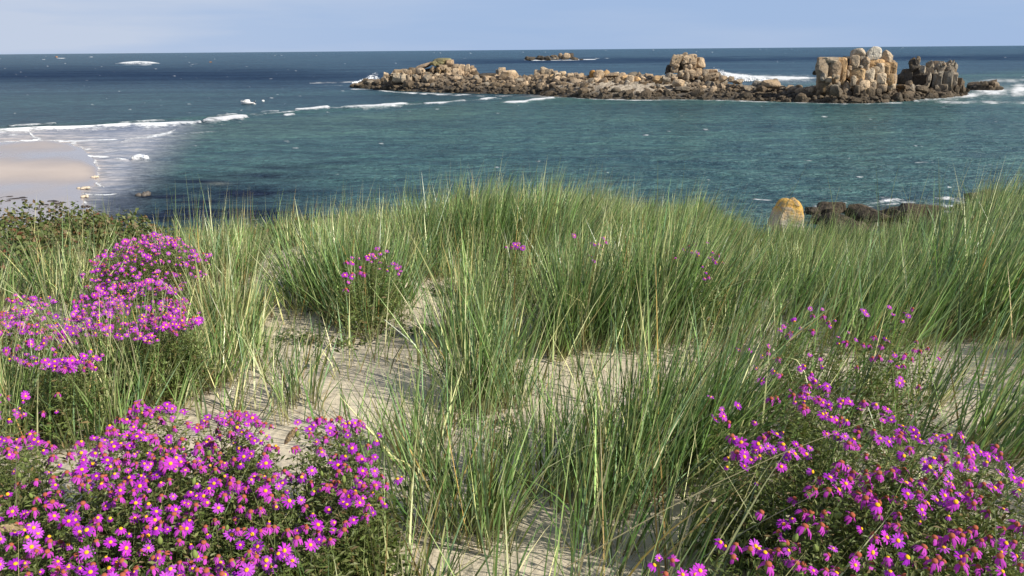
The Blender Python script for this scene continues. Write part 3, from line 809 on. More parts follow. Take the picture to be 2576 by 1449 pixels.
formation("jagged_stack", "dark jagged rock stack with spiky top right of the tall crag", "rock stack", (2340, 235), [
    (1750, 560, 500, 420, k_(dy=4.5, tint="dark", kind="angular")), (2000, 520, 380, 440, k_(dy=4.0, tint="brown", kind="angular")),
    (1590, 310, 150, 230, k_(kind="spire", tint="dark", dy=3.0)), (1650, 255, 62, 110, k_(kind="boulder", tint="grey", dy=2.6)), (1640, 325, 80, 60, k_(kind="angular", tint="grey", dy=2.4)),
    (1480, 530, 210, 260, k_(kind="angular", tint="dark", dy=3.0)), (1620, 520, 250, 340, k_(kind="angular", tint="dark", dy=2.6)), (1395, 530, 150, 190, k_(kind="angular", tint="dark", dy=4.0)),
    (1825, 325, 110, 120, k_(kind="angular", tint="grey", dy=2.0)), (1720, 410, 74, 130, k_(kind="angular", tint="grey", dy=1.4)), (1800, 545, 70, 190, k_(kind="angular", tint="grey", dy=.8)),
    (1960, 380, 165, 170, k_(kind="angular", tint="grey", dy=1.6)), (1975, 310, 50, 80, k_(kind="spire", tint="grey", dy=1.8)), (2030, 300, 40, 60, k_(kind="spire", tint="grey", dy=2)),
    (2108, 300, 62, 130, k_(kind="spire", tint="grey", dy=2.2, tilt=.25)), (2145, 310, 50, 110, k_(kind="spire", tint="grey", dy=2.2, tilt=.25)), (2190, 340, 75, 100, k_(kind="angular", tint="grey", dy=2.2)),
    (2100, 415, 150, 115, k_(kind="block", tint="grey", dy=1.6)), (1900, 560, 90, 330, k_(kind="angular", tint="grey", dy=.6)), (1960, 560, 80, 260, k_(kind="block", tint="grey", dy=.4)),
    (2060, 570, 150, 270, k_(kind="block", tint="grey", dy=.4)), (2160, 560, 110, 220, k_(kind="block", tint="grey", dy=.8)), (2235, 620, 150, 190, k_(kind="angular", tint="brown", dy=1.0)),
    (2110, 690, 90, 150, k_(kind="block", tint="brown", dy=0)), (2020, 690, 100, 150, k_(kind="block", tint="grey", dy=-.2)), (1930, 690, 90, 150, k_(kind="angular", tint="grey", dy=-.2)),
    (2200, 690, 110, 130, k_(kind="angular", tint="brown", dy=.2)), (2300, 690, 120, 120, k_(kind="angular", tint="brown", dy=.8)), (2370, 700, 70, 70, k_(kind="angular", tint="dark", dy=1)),
], T2, frontY(2380) + 3, deftint="grey")
T3 = (1945.4, 80.5, 0.2448)
Ys = float(hit(2482, 231)[1])
formation("surf_rock", "low dark wedge of rock standing alone in white surf", "sea rock", (2482, 231), [
    (2195, 575, 330, 110, k_(kind="angular", tint="brown", dy=1)), (2120, 585, 170, 90, k_(kind="angular", tint="dark", dy=0)), (2170, 560, 110, 110, k_(kind="angular", tint="brown", dy=.6)),
    (2250, 545, 150, 110, k_(kind="angular", tint="brown", dy=.8)), (2290, 580, 120, 80, k_(kind="angular", tint="tan", dy=.2)), (2220, 590, 120, 60, k_(kind="angular", tint="brown", dy=-.4)),
], T3, Ys)
T4 = (1643.5, 120.7, 0.1302)
Ym = frontY(1725) + 15
formation("domed_stack", "domed stack of jointed blocks in the middle of the islet", "rock stack", (1725, 195), [
    (620, 390, 500, 310, k_(dy=4, tint="tan", kind="angular")), (540, 300, 260, 300, k_(dy=5, tint="dark")), (820, 340, 240, 280, k_(dy=4.5, tint="tan")),
    (600, 130, 115, 85, k_(kind="angular", tint="pale", dy=2.2)), (430, 255, 170, 200, k_(tint="tan", dy=2, tilt=.35)), (500, 175, 120, 90, k_(tint="pale", dy=2.2)),
    (640, 225, 160, 160, k_(tint="tan", dy=1.6)), (745, 225, 150, 190, k_(tint="tan", dy=1.8)), (910, 305, 170, 230, k_(kind="boulder", tint="pale", dy=1.6)),
    (450, 345, 95, 75, k_(tint="tan", dy=.6)), (380, 420, 85, 110, k_(tint="tan", dy=.8)), (310, 420, 140, 170, k_(kind="angular", tint="dark", dy=2.6)),
    (625, 360, 75, 85, k_(kind="boulder", tint="pale", dy=.4)), (705, 355, 90, 90, k_(kind="boulder", tint="pale", dy=.5)), (740, 290, 150, 60, k_(tint="tan", dy=.9)),
    (440, 425, 70, 105, k_(tint="tan", dy=.3)), (690, 455, 220, 120, k_(tint="pale", dy=.1)), (860, 450, 150, 110, k_(tint="tan", dy=.7)), (540, 495, 130, 140, k_(kind="boulder", tint="pale", dy=.2)),
    (640, 540, 110, 150, k_(kind="boulder", tint="pale", dy=-.2)), (740, 530, 110, 120, k_(tint="tan", dy=0)), (850, 510, 130, 120, k_(tint="tan", dy=.4)), (795, 355, 60, 130, k_(tint="tan", dy=.9)),
    (610, 275, 90, 80, k_(kind="angular", tint="pale", dy=.9)), (330, 540, 170, 130, k_(kind="boulder", tint="grey", dy=0)), (400, 580, 140, 130, k_(kind="boulder", tint="tan", dy=-.6)),
], T4, Ym)
formation("shoulder_ledge", "low slabby ledge stepping down to the right of the domed stack", "rock ledge", (1795, 200), [
    (1000, 450, 130, 70, k_(dy=1.6, tint="tan")), (1150, 450, 160, 70, k_(dy=1.8, tint="tan")), (1115, 560, 250, 150, k_(dy=.5, tint="tan")), (985, 530, 130, 170, k_(dy=.9, tint="grey")),
    (1250, 545, 110, 140, k_(dy=1.2, tint="grey")), (1100, 520, 300, 180, k_(dy=3, tint="brown")),
], T4, Ym - 1)
T5 = (939.2, 134.2, 0.1302)
Yl = frontY(1100) + 14
formation("rock_ridge", "long craggy ridge with a leaning cap at the islet's left end", "rock ridge", (1100, 205), [
    (1350, 340, 440, 280, k_(dy=7, tint="brown", kind="angular")), (1100, 420, 560, 280, k_(dy=6, tint="brown", kind="angular")), (1750, 430, 440, 270, k_(dy=6, tint="tan")), (620, 450, 460, 190, k_(dy=5, tint="tan")),
    (1350, 175, 370, 150, k_(kind="boulder", tint="green", dy=4.5)), (1010, 235, 430, 80, k_(kind="angular", tint="tan", dy=4.5, tilt=-.32)), (1480, 185, 140, 110, k_(tint="tan", dy=4)),
    (1180, 200, 160, 110, k_(kind="angular", tint="green", dy=4)),
    (490, 350, 180, 70, k_(tint="pale", dy=2)), (630, 350, 170, 90, k_(tint="tan", dy=2)), (440, 400, 200, 50, k_(tint="tan", dy=1.8)), (500, 470, 250, 160, k_(tint="pale", dy=1)),
    (600, 490, 140, 150, k_(tint="pale", dy=.6)), (690, 490, 110, 130, k_(tint="tan", dy=.9)), (750, 350, 120, 140, k_(tint="brown", dy=2)), (690, 380, 100, 110, k_(tint="tan", dy=1.6)),
    (230, 405, 110, 90, k_(kind="angular", tint="tan", dy=3)), (230, 490, 140, 95, k_(kind="angular", tint="tan", dy=1.5)), (180, 520, 90, 70, k_(kind="angular", tint="brown", dy=2)), (330, 470, 120, 130, k_(kind="angular", tint="brown", dy=2.4)),
    (900, 350, 190, 145, k_(kind="boulder", tint="tan", dy=2)), (770, 510, 120, 145, k_(tint="brown", dy=.8)), (880, 500, 130, 130, k_(tint="tan", dy=.8)), (1010, 490, 180, 150, k_(tint="tan", dy=.6)),
    (1120, 450, 150, 100, k_(tint="grey", dy=1)), (800, 440, 120, 60, k_(tint="grey", dy=1.3)), (1050, 390, 160, 60, k_(tint="grey", dy=1.6)), (1130, 330, 90, 140, k_(kind="angular", tint="brown", dy=2.2)),
    (1255, 330, 105, 115, k_(kind="angular", tint="ochre", dy=1.8)), (1250, 440, 125, 150, k_(kind="angular", tint="pale", dy=1)), (1350, 285, 180, 120, k_(kind="angular", tint="tan", dy=2.4)), (1460, 330, 120, 115, k_(tint="pale", dy=1.8)),
    (1380, 460, 160, 140, k_(kind="angular", tint="pale", dy=.8)), (1500, 470, 120, 180, k_(tint="tan", dy=1)), (1590, 270, 115, 115, k_(tint="tan", dy=2)), (1600, 400, 120, 200, k_(tint="pale", dy=1.2)),
    (1680, 280, 80, 125, k_(tint="pale", dy=1.9)), (1742, 282, 72, 115, k_(tint="tan", dy=1.8)), (1820, 285, 95, 135, k_(tint="pale", dy=1.8)), (1910, 270, 78, 72, k_(kind="boulder", tint="tan", dy=2)), (1915, 330, 82, 62, k_(tint="tan", dy=1.9)),
    (1790, 390, 170, 145, k_(tint="tan", dy=1.2)), (1690, 430, 120, 175, k_(tint="tan", dy=.9)), (1820, 510, 140, 140, k_(tint="tan", dy=.6)), (1700, 510, 120, 140, k_(tint="tan", dy=.5)),
    (1920, 440, 125, 175, k_(tint="brown", dy=1.5)), (1990, 410, 120, 155, k_(kind="angular", tint="brown", dy=2.5)), (1300, 520, 130, 90, k_(kind="angular", tint="tan", dy=.3)), (1440, 540, 120, 80, k_(kind="angular", tint="tan", dy=.3)),
], T5, Yl, deftint="tan")
T6 = (1301.4, 127.5, 0.1198)
Yd = float(hit(1400, 152.5)[1])
formation("distant_skerry", "small dark skerry far out at sea with a pale hump on its right", "skerry", (1390, 151), [
    (275, 170, 235, 80, k_(kind="angular", tint="dark")), (480, 165, 170, 105, k_(kind="angular", tint="dark")), (620, 165, 210, 105, k_(kind="angular", tint="dark")), (760, 125, 150, 65, k_(kind="angular", tint="brown", dy=10)),
    (800, 165, 150, 70, k_(kind="angular", tint="dark")), (905, 112, 95, 105, k_(kind="boulder", tint="tan", dy=4)), (1030, 108, 155, 112, k_(kind="boulder", tint="tan", dy=2)), (1130, 105, 115, 100, k_(kind="angular", tint="dark", dy=6)),
    (1190, 168, 175, 65, k_(kind="angular", tint="dark")), (1000, 170, 170, 50, k_(kind="angular", tint="dark")), (765, 168, 80, 42, k_(kind="boulder", tint="grey", dy=-6)), (1340, 185, 90, 24, k_(kind="angular", tint="dark", dy=3)),
], T6, Yd, jit=3)

# single boulders of the islet that the picture tells apart
def loose(name, label, px, py, w, h, dY, group=None, cat="boulder", **kw):
    o = put_rock(name, px, py, w, h, frontY(px) + dY, None, sub=3, **kw)
    return tag(o, label, cat, group)
loose("boulder", "big pale rounded boulder just right of the craggy ridge", 1281, 190.5, 46, 27, 15, kind="boulder", tint="pale")
loose("boulder", "upright pale block leaning on the big pale boulder's left shoulder", 1263, 182, 17, 22, 17, kind="block", tint="pale")
loose("boulder", "narrow dark upright rock left of the big pale boulder", 1252, 188, 14, 28, 18, kind="angular", tint="grey")
loose("slab", "long dark flat slab between the craggy ridge and the big pale boulder", 1226, 189, 38, 9, 16, cat="rock slab", kind="block", tint="dark")
loose("slab", "layered tan slab under the long dark flat slab", 1226, 195.5, 30, 10, 15, cat="rock slab", kind="block", tint="tan")
def tri(x, y, w, h): return 1274.6 + x * .1302, 147.6 + y * .1302, w * .1302, h * .1302
MID = [(610, 310, 140, 160, "angular", "pale", "sloping pale rock at the left foot of the pointed pale pile"), (720, 215, 150, 115, "angular", "pale", "pointed pale rock on top of the pale pile"),
       (820, 285, 125, 140, "block", "tan", "squarish pinkish rock beside the pointed pale rock"), (925, 280, 110, 85, "angular", "tan", "angular tan rock right of the squarish pinkish one"),
       (1080, 275, 115, 62, "angular", "pale", "flat pale rock perched above the pale pile's middle"), (1010, 320, 140, 90, "angular", "pale", "broad pale rock below the perched flat one"),
       (1230, 325, 150, 95, "angular", "pale", "smooth pale dome at the right end of the pale pile"), (1345, 325, 70, 95, "block", "tan", "narrow tan block right of the smooth pale dome"),
       (1430, 320, 140, 90, "angular", "pale", "fractured pale slab between the dome and the orange block"), (895, 375, 100, 130, "boulder", "ochre", "ochre rock in front of the pale pile"),
       (890, 475, 95, 85, "block", "orange", "small bright orange block at the pale pile's foot"), (1010, 420, 130, 85, "angular", "pale", "yellowish rock right of the ochre rock"),
       (1130, 400, 150, 110, "angular", "pale", "broad fractured rock under the smooth pale dome"), (1660, 305, 95, 135, "block", "orange", "upright bright orange block on the skyline"),
       (1780, 300, 160, 135, "block", "pale", "square pale block joined to the upright orange one"), (1925, 275, 130, 155, "spire", "ochre", "pointed ochre tooth right of the square pale block"),
       (2080, 320, 230, 85, "angular", "tan", "low tan rock right of the pointed ochre tooth"), (2110, 285, 115, 52, "angular", "pale", "small pale cap resting on the low tan rock"),
       (2270, 385, 115, 135, "boulder", "ochre", "rounded ochre boulder by the grass patch"), (2375, 405, 140, 150, "boulder", "tan", "large domed tan boulder with a dark left flank"),
       (1885, 450, 160, 150, "angular", "tan", "wedge-shaped tan rock above the pale shingle's left end"), (1660, 430, 190, 110, "angular", "ochre", "yellowish broken rock below the orange block"),
       (1400, 450, 250, 95, "angular", "tan", "wide flat rock above the two dark hollows"), (1450, 560, 175, 165, "boulder", "grey", "grey boulder with a dark arched hollow"),
       (1250, 575, 165, 100, "boulder", "grey", "grey boulder left of the arched hollow"), (1160, 640, 250, 130, "angular", "dark", "large black rock at the water's edge below the grey boulder"),
       (2515, 385, 110, 80, "boulder", "ochre", "ochre boulder right of the large domed tan one"), (1800, 560, 90, 110, "block", "grey", "dark grey block standing under the wedge-shaped rock"),
       (1930, 580, 110, 100, "block", "tan", "square tan block left of the pale shingle"), (2080, 570, 180, 110, "block", "tan", "long tan block at the left edge of the pale shingle")]
for x, y, w, h, kd, tn, lb in MID:
    px, py, wp, hp = tri(x, y + 4, w * 1.22, h * 1.12)
    loose("boulder", lb, px, py, wp, hp, 4 + max(0, (py - 250) / -4.2) + 2, kind=kd, tint=tn)
def qua(x, y): return 1643.5 + x * .1302, 120.7 + y * .1302
for x, y, w, h, kd, tn, dY, lb in [(80, 620, 175, 155, "boulder", "ochre", 14, "squat ochre-grey boulder on the pale shingle's upper edge"), (480, 680, 230, 135, "boulder", "pale", 9, "wide pale boulder in front of the domed stack"),
                                   (230, 610, 180, 120, "angular", "grey", 13, "grey broken rock left of the domed stack's foot"), (910, 570, 95, 55, "boulder", "tan", 10, "small oval tan boulder at the domed stack's right foot"),
                                   (1360, 590, 180, 115, "angular", "tan", 12, "broken tan block at the end of the low ledge"), (1505, 610, 120, 115, "angular", "tan", 12, "upright tan rock right of the broken tan block"),
                                   (1650, 645, 240, 100, "angular", "grey", 11, "long sloping grey rock beside the surf gap"), (2010, 685, 185, 115, "boulder", "grey", 9, "rounded grey boulder left of the largest smooth one"),
                                   (2270, 690, 330, 160, "boulder", "tan", 9, "largest smooth egg-shaped boulder between the domed stack and the crag"), (2360, 630, 90, 75, "boulder", "grey", 13, "small grey boulder behind the largest smooth one"),
                                   (2110, 800, 220, 140, "angular", "brown", 4, "dark leaning rock in front of the largest smooth boulder"), (560, 790, 260, 80, "block", "grey", 7, "flat grey slab right of the pale shingle")]:
    px, py = qua(x, y)
    loose("boulder", lb, px, py, w * .1302, h * .1302, dY, kind=kd, tint=tn)
for x, y, w, h, kd, tn, dY, lb in [(470, 730, 190, 170, "angular", "brown", 0.5, "rust brown pyramid rock at the foot of the pale stack"), (85, 710, 85, 115, "boulder", "tan", 6, "pear-shaped tan boulder left of the pale stack"),
                                   (210, 735, 100, 80, "boulder", "tan", 5, "round tan boulder at the pale stack's left foot"), (1870, 785, 130, 90, "block", "brown", .5, "brown cube-like boulder at the jagged stack's foot"),
                                   (1700, 690, 160, 110, "boulder", "brown", 4, "rounded brown boulder between crag and jagged stack"), (1450, 655, 200, 80, "angular", "brown", 5, "long brown rock behind the rubble between crag and jagged stack"),
                                   (1450, 785, 90, 80, "angular", "brown", .6, "angular tan-brown rock at the waterline between crag and jagged stack")]:
    loose("boulder", lb, T2[0] + x * T2[2], T2[1] + y * T2[2], w * T2[2], h * T2[2], dY, kind=kd, tint=tn)
loose("boulder", "pale brown boulder at the islet's far left tip", 905, 215, 30, 11, 3, kind="angular", tint="tan")
loose("boulder", "dark lone rock in the shallows at the islet's sandy landing", 1367, 238.5, 12, 5, -2, kind="angular", tint="dark")
loose("boulder", "low wet rock awash in the surf before the jagged stack", 2395, 239, 34, 6, 3, kind="angular", tint="dark")
loose("boulder", "grey hump of rock beside the splash at the islet's left tip", 920, 206, 20, 16, 14, kind="angular", tint="brown")

# rubble: the 250 largest boulders one by one, the rest as one mass
cand = []
r = np.random.default_rng(21)
PXS = r.uniform(890, 2428, 5200); TS = r.uniform(-0.02, 0.72, 5200)
size = np.exp(r.normal(-0.62, 0.42, 5200))
pos = islet_pt(PXS, TS)
sandm = (np.exp(-((PXS - 1600) / 130) ** 2 - ((TS - 0.27) / 0.15) ** 2) > 0.45) & (r.random(5200) < 0.86)
keep = ~sandm & (TS * islet_depth(PXS) < 36)
order = np.argsort(-size * keep)
used = []
sel = []
for i in order:
    if not keep[i]: continue
    ok = True
    if used:
        u = np.array(used)
        if (np.hypot(u[:, 0] - pos[i, 0], u[:, 1] - pos[i, 1]) < 0.52 * (u[:, 2] + size[i])).any(): ok = False
    if ok: used.append((pos[i, 0], pos[i, 1], size[i])); sel.append(i)
    if len(sel) > 1900: break
big, small = sel[:250], sel[250:]
ZX = [1000, 1130, 1230, 1330, 1480, 1640, 1780, 1930, 2050, 2160, 2280]
ZONES = ["near the islet's left tip", "below the ridge's left half", "below the ridge's leaning cap and right half", "below the big pale rounded boulder", "below the pale pointed pile", "below the orange block and pale shingle",
         "below the domed stack", "below the low slabby ledge", "below the largest smooth egg-shaped boulder", "below the broad pale granite stack", "below the three-boulder crag", "below the jagged dark stack"]
GRP = ["boulders in the dark rubble along the islet's shore", "dark weed-stained boulder in the rubble along the islet's waterline",
       "brown-grey boulder among the rubble above the islet's tide line"]
for i in big:
    p = pos[i]; s = size[i]
    o = add("boulder", rock_mesh(r.choice(["angular", "boulder", "block"], p=[.55, .25, .2]), int(r.integers(9)), 2))
    o.location = p + np.array([0, 0, 0.22 * s])
    o.rotation_euler = (r.uniform(-.4, .4), r.uniform(-.4, .4), r.uniform(0, 6.28))
    o.scale = (s * r.uniform(.8, 1.35), s * r.uniform(.7, 1.0), s * r.uniform(.5, .85))
    low = p[2] < 1.6
    t = np.array(TINTS[r.choice(["brown", "dark"])] if low else TINTS[r.choice(["grey", "tan", "tan", "brown"])]) * r.uniform(.6, 1.35)
    o.color = (*np.clip(t, 0, 1), 1)
    zone = ZONES[int(np.searchsorted(ZX, PXS[i]))]
    tag(o, ("dark weed-stained boulder at the waterline " if low else "brown-grey boulder in the rubble ") + zone, "boulder", "rubble boulders " + zone)
def build_rubble():
    VV, FF, n = [], [], 0
    base = [rock_verts("angular", 900 + k, 1) for k in range(8)]
    for j, i in enumerate(small):
        v, f = base[j % 8]
        s = size[i]; a = r.uniform(0, 6.28); ca, sa = math.cos(a), math.sin(a)
        vv = v * np.array([s * r.uniform(.8, 1.3), s * r.uniform(.7, 1), s * r.uniform(.5, .9)])
        vv = np.stack([vv[:, 0] * ca - vv[:, 1] * sa, vv[:, 0] * sa + vv[:, 1] * ca, vv[:, 2]], -1) + pos[i] + np.array([0, 0, .2 * s])
        VV.append(vv); FF.append(f + n); n += len(v)
    me = mesh_np("rubble", np.concatenate(VV), tris=np.concatenate(FF), mats=[M_rock], smooth=False)
    o = add("rubble", me); o.color = (.24, .19, .135, 1)
    tag(o, "small broken stones filling the gaps between the islet's boulders", "rubble", kind="stuff")
build_rubble()

# ------------------------------------------------------------------ rocks near the shore on the right
for px, py, w, h, z, kd, tn, lb in [
    (2092, 526, 74, 34, .2, "angular", "brown", "brown hump of rock in foam just right of the lichened boulder"), (2046, 532, 44, 22, .1, "angular", "dark", "small dark rock touching the lichened boulder's right edge"),
    (2185, 546, 110, 60, .1, "angular", "dark", "black boulder in the middle of the row of shore rocks"), (2250, 552, 90, 56, 0, "angular", "dark", "low black rock between the two biggest shore rocks"),
    (2312, 550, 124, 70, .1, "angular", "brown", "biggest brown-topped black shore rock"), (2120, 572, 110, 60, -.1, "angular", "dark", "dark rock low behind the grass right of the lichened boulder"),
    (2455, 498, 60, 26, .2, "angular", "brown", "brown ledge rising from foam at the far right shore"), (2492, 494, 62, 26, .3, "boulder", "tan", "tan-topped rock at the far right shore"),
    (2470, 527, 130, 40, 0, "angular", "dark", "long dark reef rock below the tan-topped rock"), (2560, 528, 110, 50, 0, "angular", "dark", "dark rock behind tall grass at the picture's right edge"),
    (2140, 531, 40, 20, .1, "angular", "brown", "small brown rock between the brown hump and the black boulder"), (2160, 575, 60, 34, 0, "angular", "brown", "brown rock in front of the black shore boulder"),
    (2215, 572, 54, 30, 0, "angular", "tan", "tan-sided low rock at the foot of the low black rock"), (2352, 560, 60, 44, 0, "angular", "brown", "brown rock at the right flank of the biggest shore rock"), (2275, 578, 70, 30, 0, "angular", "dark", "wet black rock below the biggest shore rock"),
    (2070, 556, 56, 34, 0, "angular", "dark", "wet dark rock beside the lichened boulder's right foot"), (2255, 527, 34, 14, .1, "angular", "dark", "dark nub of rock in the foam behind the low black rock"), (2372, 526, 30, 12, .1, "angular", "dark", "little dark rock awash right of the biggest shore rock"),
    (2400, 590, 180, 60, 0, "boulder", "dark", "dark rock hidden low behind the tall grass on the right")]:
    Y = float(hit(px, py + h * 0.42, 0)[1])
    tag(put_rock("shore_rock", px, py, w, h, Y + 1.0, None, kd, tn, sub=3, tilt=rr.uniform(-.15, .15)), lb, "shore rock")

def lichen_boulder():
    v, f = rock_verts("boulder", 777, 4)
    v = v * np.array([1, .85, 1.0])
    # narrow leaning top with a notch, broad skirt running down to the right
    z = v[:, 2]
    v[:, 0] *= 1.0 - 0.12 * np.clip(z, -.2, 1)
    v[:, 0] += 0.10 * np.clip(z, 0, 1)
    v[:, 0] += 0.42 * np.clip(-z - 0.1, 0, 1) * (v[:, 0] > 0) + 0.12 * np.clip(-z, 0, 1)
    v[:, 2] -= 0.07 * np.exp(-((v[:, 0] - 0.22) / 0.10) ** 2) * (z > .55)
    v[:, 2] += 0.05 * np.exp(-((v[:, 0] - 0.36) / 0.2) ** 2) * (z > .5)
    v += (v / (np.linalg.norm(v, axis=1, keepdims=True) + 1e-6)) * (0.05 * fbm(v * 3.3 + 9.1, 4, 55))[:, None]
    Y = 13.2
    c = at(1976, 560, Y); s = Y / FOC * 1.04
    v = v * np.array([41 * s, 42 * s, 60 * s])
    me = mesh_np("lichened_boulder", v, tris=f, mats=[M_lichen]); me.set_sharp_from_angle(angle=math.radians(45))
    tag(add("boulder", me, loc=c), "upright pale boulder capped with orange lichen behind the grass", "boulder")
    o = put_rock("boulder", 897, 573, 30, 26, 15.0, None, "boulder", "ochre", sub=3)
    tag(o, "small tan boulder peeking over the grass left of the crest", "boulder")
lichen_boulder()

# ------------------------------------------------------------------ things on the beach and in the water
M_weed = plain("wrack", (0.035, 0.024, 0.018), 0.5, 0.5)
M_foamheap = plain("old_foam", (0.56, 0.47, 0.35), 0.9, 0.1)
M_foam = plain("white_foam", (0.86, 0.87, 0.87), 0.9, 0.1)
def lump(name, px, py, w, h, mat, label, cat, group=None, z=0.25, seed=0, thick=.18):
    c = hit(px, py, z)
    s = ((c - C0) @ F_) / FOC
    g = np.random.default_rng(seed + 400)
    VV, FF, n = [], [], 0
    dyd = min(h * s / math.tan(math.asin(min(.9, CAMZ / np.linalg.norm(c - C0)))), w * s * 1.2)
    az = math.atan2(-c[0], c[1])
    for q in range(7):
        v, f = ICO[2]
        v = v * (1 + 0.5 * fbm(v * 1.6 + seed + q * 5, 3, 5)[:, None])
        a = g.uniform(-.5, .5)
        off = np.array([g.uniform(-.5, .5) * w * s * .8, g.uniform(-.5, .5) * dyd * .6, 0])
        VV.append(v * np.array([w * s * g.uniform(.12, .3), dyd * g.uniform(.12, .3), thick * g.uniform(.5, 1.0)]) + off); FF.append(f + n); n += len(v)
    me = mesh_np(name, np.concatenate(VV), tris=np.concatenate(FF), mats=[mat])
    o = add(name, me, loc=c); o.rotation_euler = (0, 0, az); return tag(o, label, cat, group)
for k, (px, py, w, h, lb) in enumerate([(14, 497, 28, 4, "brown wrack line at the beach's left edge"), (38, 500, 56, 5, "long dark strip of seaweed on the wet sand, left"), (60, 504, 14, 3, "small seaweed scrap below the long dark strip"),
                                   (129, 507, 26, 6, "thick dark clump of seaweed, the largest on the sand"), (144, 512, 22, 4, "seaweed clump trailing right of the largest one"), (119, 516, 16, 4, "dark seaweed lump below the largest clump"),
                                   (102, 516, 12, 3, "small seaweed scrap left of the dark lump"), (125, 533, 22, 3, "thin seaweed streak on the sand just above the brambles"), (215, 520, 24, 4, "seaweed strip by the water's edge"),
                                   (96, 528, 20, 2, "faint rust seaweed streak above the brambles"), (20, 507, 14, 2, "tiny seaweed scrap at the far left")]):
    lump("seaweed", px, py, w, h, M_weed, lb, "seaweed", None, .3, k, .12)
for k, (px, py, w, h, lb) in enumerate([(16, 459, 50, 9, "yellowish heap of old foam at the beach's left edge"), (208, 472, 30, 8, "tan foam heap where the beach meets the dark water"), (213, 494, 18, 7, "small tan foam heap below the bigger one"),
                                        (240, 445, 16, 26, "tall streak of tan foam along the beach's edge")]):
    lump("foam_heap", px, py, w, h, M_foamheap, lb, "foam heap", None, .16, 60 + k, .14)
lump("reef_rock", 360, 490, 28, 6, plain("reef", (.10, .085, .07)), "dark reef rock awash in the weedy shallows", "rock", None, .05, 80, .35)
lump("reef_rock", 141, 144.3, 7, 2.2, plain("far_reef", (.32, .17, .09)), "tiny rust coloured reef rock near the left horizon", "rock", None, .3, 81, 5)
lump("reef_rock", 530, 157, 6, 1.6, plain("far_reef_dark", (.22, .13, .08)), "tiny brown rock out at sea right of the lone breaker", "rock", None, .3, 82, 1.6)

def spray(px0, py0, w, h, n, seed, label, Y, shape):
    """wind-torn spray: a heap of white water with droplets thrown above it"""
    g = np.random.default_rng(seed)
    c = at(px0, py0, Y); s = ((c - C0) @ F_) / FOC
    W, H = w * s, h * s
    V, Fc, m = [], [], 0
    for q in range(n):
        u = g.beta(1.4, 1.4) * 2 - 1
        hh = shape(u) * H
        zz = hh * g.random() ** 1.9
        sz = (0.26 * (1 - zz / (H + 1e-6)) ** 1.5 + 0.055) * g.uniform(.5, 1.3)
        v, f = ICO[1]
        V.append(v * np.array([sz, sz, sz * .8]) + np.array([u * W / 2 + g.normal() * .2, g.normal() * 1.6, zz])); Fc.append(f + m); m += len(v)
    o = add("sea_spray", mesh_np("sea_spray", np.concatenate(V), tris=np.concatenate(Fc), mats=[M_foam]), loc=c)
    tag(o, label, "spray", kind="stuff")
spray(920, 208, 62, 28, 900, 1, "white spray bursting at the islet's left tip", frontY(905) + 17, lambda u: max(0.05, (0.5 + 0.5 * u)) ** 1.3)
spray(1824, 200, 56, 30, 1000, 2, "white spray bursting behind the ledge right of the domed stack", frontY(1824) + 36, lambda u: max(0.08, (0.55 - 0.5 * u)))
spray(1890, 203, 90, 22, 900, 3, "crest of white surf breaking into the gap before the crag", frontY(1880) + 34, lambda u: max(0.1, 0.75 - 0.6 * abs(u + .4)))
spray(350, 161.5, 100, 8, 700, 4, "lone white breaker far out on the left", float(hit(350, 161)[1]), lambda u: max(.05, 0.9 - abs(u) ** .8))
# ------------------------------------------------------------------ boat and buoy
M_gel = plain("white_gelcoat", (0.80, 0.78, 0.74), 0.35, 0.5)
M_dark = plain("dark_trim", (0.03, 0.03, 0.035), 0.4, 0.5)
M_glass = plain("tinted_glass", (0.16, 0.15, 0.14), 0.15, 0.6)
M_bottom = plain("dark_bottom", (0.03, 0.035, 0.04), 0.5, 0.4)
def loft(sections, close=True):
    ns, m = len(sections), len(sections[0])
    V = np.concatenate([np.array(s, float) for s in sections]); Q = []
    for a in range(ns - 1):
        for k in range(m - 1):
            Q.append((a * m + k, a * m + k + 1, (a + 1) * m + k + 1, (a + 1) * m + k))
        if close: Q.append((a * m + m - 1, a * m, (a + 1) * m, (a + 1) * m + m - 1))
    return V, Q
def box_mesh(name, w, d, h, mat, bev=0.02):
    import bmesh
    bm = bmesh.new(); bmesh.ops.create_cube(bm, size=1)
    for v in bm.verts: v.co.x *= w; v.co.y *= d; v.co.z *= h
    bmesh.ops.bevel(bm, geom=bm.edges[:], offset=bev, segments=2, affect='EDGES')
    me = bpy.data.meshes.new(name); bm.to_mesh(me); bm.free(); me.materials.append(mat); return me
